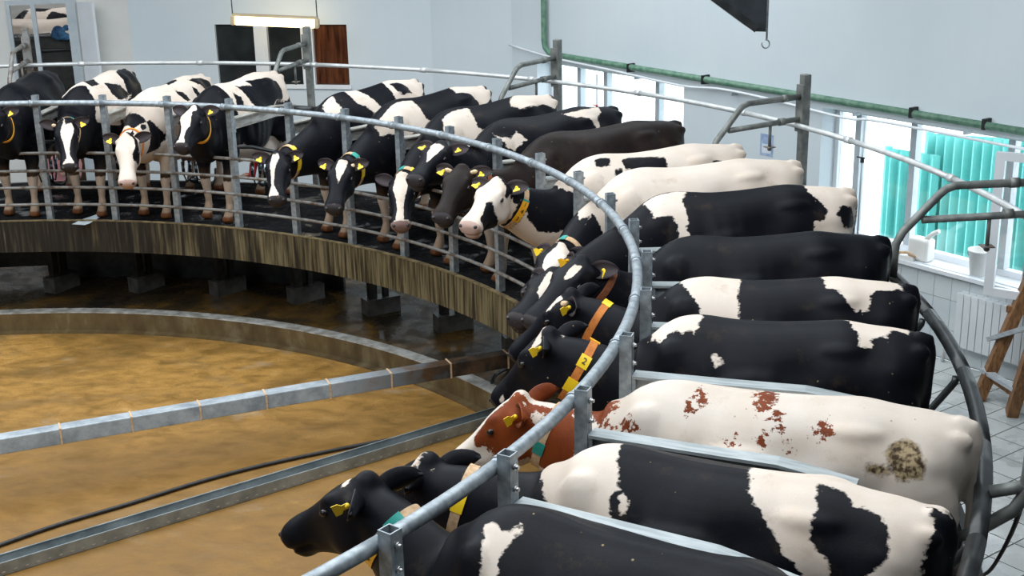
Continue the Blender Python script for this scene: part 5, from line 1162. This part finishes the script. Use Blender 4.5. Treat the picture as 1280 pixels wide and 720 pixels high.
local_build(MB().bar(f1 + d1 * .58 + Vector((-.10, .06, 0)), top2 + Vector((.25, -.1, -.12)), .09, .04), 'step', M['wood_grey'], tr)
local_build(MB().bar(f1 + d1 * .88 + Vector((-.07, .05, 0)), f1 + d1 * .88 + Vector((.25, -.25, .02)), .05, .06), 'peg_bar', M['wood'], tr)
# cable hanging in the lower right corner
ct, cf = pol(8.04, -21, 1.02), on_z(1222, 724, ZF + .016)
tag(MB().tube(smooth_pts([ct, ct.lerp(cf, .3) + Vector((.03, 0, -.03)), ct.lerp(cf, .7) + Vector((.03, 0, -.05)), cf, cf + Vector((-.25, -.3, 0)), cf + Vector((-.3, -.9, 0))]), .012, 8).build('hanging_cable', M['black']), 'black cable hanging from the steel frame at the lower right', 'cable')

# ------------------------------------------------------------------ doorway with the waiting yard behind
dr = empty('door_1', A(1.19, ZF)); dr['kind'] = 'structure'
for s0, s1 in ((SD0, SD0 + .13), (SD1 - .05, SD1), (1.27, 1.33)):
    local_build(slab(MB(), A, s0, s1, ZF, ZDT, -.12, .03), 'door_post', M['grey_frame'], dr)
local_build(slab(MB(), A, SD0, SD1, ZDT, ZDT + .07, -.12, .03), 'door_head', M['grey_frame'], dr)
local_build(slab(MB(), A, 1.33, SD1 - .05, ZF, ZDT, -.06, -.05), 'pane', M['glass'], dr)
lf = MB(); P_ = [A(.70, z, .03) for z in (ZF + .02, 1.88)] + [A(.49, z, .30) for z in (ZF + .02, 1.88)]
th = (A(.70, 0, .03) - A(.49, 0, .30)).cross(Z).normalized() * .045
lf.add(P_ + [p + th for p in P_], [(0, 1, 3, 2), (4, 6, 7, 5), (0, 4, 5, 1), (2, 3, 7, 6), (0, 2, 6, 4), (1, 5, 7, 3)])
dlf = local_build(lf, 'door_leaf', M['white_frame'], dr)
# waiting yard
ZY = 0.0
yr = MB(); slab(yr, A, -.9, 3.4, ZF - .1, ZY, -6.2, -.2); struct('floor_yard', yr.mesh('floor_yard'), M['wet'])
yw = MB(); slab(yw, A, -1.0, -.9, ZY, 3.4, -6.2, -.2); slab(yw, A, 3.4, 3.5, ZY, 3.4, -6.2, -.2); slab(yw, A, -1.0, 3.5, ZY, 3.4, -6.3, -6.2); slab(yw, A, -1.0, 3.5, 3.4, 3.5, -6.3, -.2)
struct('wall_yard', yw.mesh('wall_yard'), M['wall_cream'])
yl = area('yard_fill_light', A(1.4, 3.3, -3.6), (0, 0, math.radians(16)), 3.2, 4.0, 55, (.95, .97, 1))  # unseen area light added to brighten the closed yard
gt = empty('yard_gate', A(1.1, ZY, -.75)); tag(gt, 'black sheet gate across the waiting yard behind the doorway', 'gate')
local_build(slab(MB(), A, .3, 1.9, ZY + .02, 1.30, -.78, -.75), 'gate_sheet', M['black_steel'], gt)
for z in (1.33, 1.13): local_build(MB().tube([A(.3, z, -.72), A(1.9, z, -.72)], .025, 8), 'gate_rail', M['dark_tube'], gt)
for s_ in (.3, 1.9): local_build(slab(MB(), A, s_ - .04, s_ + .04, ZY, 1.38, -.80, -.72), 'gate_post', M['dark_tube'], gt)
ylab = ('white and black cow in the waiting yard, nearest the black gate', 'black and white cow in the waiting yard, middle of three', 'pale cow in the waiting yard, farthest from the gate')
allc = [o for o in COL.objects if o.name.split('.')[0] == 'cow']
for q, (src_i, off, rz, ds) in enumerate(((16, -1.55, 4, .45), (9, -2.85, -5, 2.2), (1, -4.2, 3, .3))):
    o = allc[src_i]; c2 = o.copy(); COL.objects.link(c2); p = A(ds, ZY, off)
    c2.location = p; c2.rotation_euler = (0, 0, math.atan2(dA.y, dA.x) + math.radians(180 * (q == 1) + rz))
    if q == 1: pass
    c2['label'] = ylab[q]; c2['group'] = 'cows in the waiting yard'
bc = empty('cloth_bundle', A(.99, 1.33, -.66)); tag(bc, 'blue cloth bundle hung over the black gate', 'cloth')
mb = MB()
for q in range(9): mb.ell((random.uniform(-.09, .09), random.uniform(-.04, .04), random.uniform(-.02, .13)), (random.uniform(.04, .08), random.uniform(.04, .06), random.uniform(.04, .07)), None, 12, 8)
so = bpy.data.objects.new('tmp', mb.mesh('tmp', False)); COL.objects.link(so)
rm = so.modifiers.new('r', 'REMESH'); rm.mode = 'VOXEL'; rm.voxel_size = .014; sm = so.modifiers.new('s', 'SMOOTH'); sm.iterations = 3
me = bpy.data.meshes.new_from_object(so.evaluated_get(bpy.context.evaluated_depsgraph_get())); bpy.data.objects.remove(so)
me.polygons.foreach_set('use_smooth', [True] * len(me.polygons))
M['denim'] = simple('blue_cloth', (0.01, 0.04, 0.11), (0.05, 0.16, 0.30), 9, 0.8)
obj('cloth', me, M['denim'], bc)

# ------------------------------------------------------------------ dark hood hanging from the roof
hd_ = empty('metal_hood', (7.0, 3.3, 2.24)); tag(hd_, 'dark sheet metal hood corner hanging from the roof', 'hood')
M['hood'] = simple('dark_sheet_metal', (0.020, 0.026, 0.032), (0.045, 0.055, 0.064), 4, 0.45, 0.4)
V = []
for y in (3.17, 3.75):
    for x, z in ((4.2, 4.6), (7.40, 2.25), (7.505, 2.245), (7.515, 4.88), (4.2, 4.88)): V.append((x, y, z))
local_build(MB().add(V, [(0, 1, 2, 3, 4), (5, 6, 7, 8, 9)] + [(i, (i + 1) % 5, 5 + (i + 1) % 5, 5 + i) for i in range(5)]), 'hood_shell', M['hood'], hd_)
local_build(MB().bar(Vector((4.2, 3.15, 4.62)), Vector((7.42, 3.15, 2.27)), .03, .06), 'edge_strip', M['dark_tube'], hd_)
local_build(MB().tube([(7.50, 3.13, 4.85), (7.502, 3.13, 2.19)], .009, 8), 'hanging_rod', M['galv'], hd_)
local_build(MB().tube([Vector((7.495 + .032 * math.cos(t), 3.13, 2.15 + .035 * math.sin(t))) for t in [math.radians(100 - 300 * i / 14) for i in range(15)]], .006, 6), 'hook', M['galv'], hd_)

# ------------------------------------------------------------------ milking clusters under the left-hand cows
for cid in (0, 1, 2, 3, 4, 5, 6):
    c = COWS[cid]; ang = A0D + DAD * (c['stall'] + .5); hs = c.get('h', 1)
    r = empty('milking_cluster', pol(c['R'], ang, .10), math.radians(ang + 180))
    tag(r, 'steel milking cluster with black hoses hanging under the ' + ('far left black cow', 'second cow from the left', 'mostly white cow', 'cow below the lit lamp', 'cow with yellow numbered collar', 'cow with teal collar piece', 'cow with the long blaze')[cid], 'milking cluster', 'milking clusters under cows')
    MB().ell((.44, 0, .10), (.055, .055, .05)).build('claw', M['blue_steel'], r)
    for s in (1, -1):
        for dx in (0, .17):
            tx, tz = (.36 + dx) * c['sx'], .405 * hs - .10 + .035
            MB().tube([(tx, .08 * s, tz - .16), (tx, .08 * s, tz)], [.018, .023], 10).build('teat_cup', M['blue_steel'], r)
            MB().tube([(.44, .03 * s, .12), ((.44 + tx) / 2, .07 * s, .07), (tx, .08 * s, tz - .16)], .009, 6).build('milk_tube', M['black'], r)
    MB().tube(smooth_pts([Vector(p) for p in ((.44, 0, .08), (.36, .10, .01), (.15, .12, .02), (-.02, .06, .12), (-.10, .05, .02))]), .013, 8).build('long_hose', M['black'], r)

# ------------------------------------------------------------------ two milkers standing in the walk outside the carousel
def make_person(loc, rz, label, top, legs, hair):
    mb = MB()
    def ch(pts, rad, n=12): mb.tube(pts, rad, n)
    # torso as stacked rings, x forward, y left
    T_ = [(.80, .115, .165), (.90, .125, .175), (1.0, .118, .158), (1.10, .112, .150), (1.22, .122, .170), (1.34, .122, .190), (1.42, .100, .185), (1.47, .070, .110), (1.50, .055, .062)]
    V = []; F_ = []; n_ = 24
    for z, dx, dy in T_:
        for i in range(n_): t = 2 * math.pi * i / n_; V.append((dx * math.cos(t), dy * math.sin(t), z))
    for j in range(len(T_) - 1):
        for i in range(n_): F_.append((j * n_ + i, j * n_ + (i + 1) % n_, (j + 1) * n_ + (i + 1) % n_, (j + 1) * n_ + i))
    F_ += [tuple(range(n_))[::-1], tuple(range((len(T_) - 1) * n_, len(T_) * n_))]
    mb.add(V, F_)
    ch([(0, 0, 1.44), (.01, 0, 1.56)], [.062, .056])
    mb.ell((.025, 0, 1.64), (.098, .076, .115)); mb.ell((.055, 0, 1.585), (.062, .055, .055)); mb.ell((.125, 0, 1.625), (.022, .015, .022))
    for s in (1, -1):
        mb.ell((.015, .080 * s, 1.63), (.022, .014, .033)); mb.ell((.01, .185 * s, 1.395), (.07, .06, .07))
        ch([(.0, .19 * s, 1.40), (.04, .235 * s, 1.26), (.10, .235 * s, 1.13), (.24, .20 * s, 1.17), (.36, .17 * s, 1.22)], [.056, .050, .043, .038, .029])
        mb.ell((.405, .165 * s, 1.228), (.048, .038, .018))
        for k, (dy, L_) in enumerate(((-.028, .062), (-.010, .075), (.009, .070), (.026, .055))):
            ch([(.43, .165 * s + dy, 1.228), (.43 + L_ * .55, .165 * s + dy * 1.15, 1.232), (.43 + L_, .165 * s + dy * 1.2, 1.215)], [.0105, .0095, .008], 8)
        ch([(.39, .165 * s - .030 * s, 1.225), (.425, .165 * s - .056 * s, 1.235), (.45, .165 * s - .060 * s, 1.232)], [.012, .0105, .009], 8)
        ch([(0, .09 * s, .86), (.01, .10 * s, .68), (.015, .10 * s, .48), (-.005, .10 * s, .28), (-.015, .10 * s, .10)], [.098, .085, .066, .062, .052])
        mb.ell((.05, .10 * s, .045), (.135, .052, .045))
    so = bpy.data.objects.new('tmp', mb.mesh('tmp', False)); COL.objects.link(so)
    r = so.modifiers.new('r', 'REMESH'); r.mode = 'VOXEL'; r.voxel_size = .0085
    sm = so.modifiers.new('s', 'SMOOTH'); sm.iterations = 4
    me = bpy.data.meshes.new_from_object(so.evaluated_get(bpy.context.evaluated_depsgraph_get())); bpy.data.objects.remove(so)
    me.name = 'person'; me.polygons.foreach_set('use_smooth', [True] * len(me.polygons))
    m, nt, b = new_mat('person'); tc = N(nt, 'ShaderNodeTexCoord'); sp_ = N(nt, 'ShaderNodeSeparateXYZ'); nt.links.new(tc.outputs['Object'], sp_.inputs[0])
    n1 = noise(nt, tc.outputs['Object'], 9, 5)
    shade = lambda c_: mixc(nt, n1.outputs[0], c_, tuple(x * .72 for x in c_))
    step = lambda v, e_: ramp(nt, math_(nt, 'MULTIPLY_ADD', math_(nt, 'SUBTRACT', v, e_), 200, .5, clamp=True), [(.4, 0.0), (.6, 1.0)]).outputs[0]
    col = mixc(nt, step(sp_.outputs[2], .90), shade(legs), shade(top))
    col = mixc(nt, step(sp_.outputs[2], 1.49), col, (.50, .30, .22)); col = mixc(nt, step(sp_.outputs[0], .36), col, (.50, .30, .22))
    col = mixc(nt, step(sp_.outputs[2], .12), (.02, .02, .022), col)
    nt.links.new(col, b.inputs['Base Color']); b.inputs['Roughness'].default_value = .75
    o = obj('person', me, m, None, loc, (0, 0, rz)); tag(o, label, 'person')
    MB().ell((.0, 0, 1.672), (.108, .086, .100)).build('hair', hair, o)
    for s in (1, -1): MB().ell((.113, .032 * s, 1.65), (.012, .014, .009), None, 10, 6).build('eye', M['eye'], o)
    MB().ell((.116, 0, 1.577), (.010, .024, .006), None, 10, 6).build('mouth', M['pink'], o)
    return o
M['hair'] = simple('dark_hair', (0.015, 0.010, 0.008), (0.04, 0.026, 0.018), 40, 0.6)
make_person(pol(8.42, 92.2, ZF), math.radians(92.2 + 180), 'person in a pink top standing behind the two leftmost cows', (.66, .30, .32), (.20, .17, .10), M['hair'])
make_person(pol(8.42, 73.4, ZF), math.radians(73.4 + 180), 'person in a red top standing behind the empty stall', (.52, .03, .03), (.02, .035, .09), M['hair'])
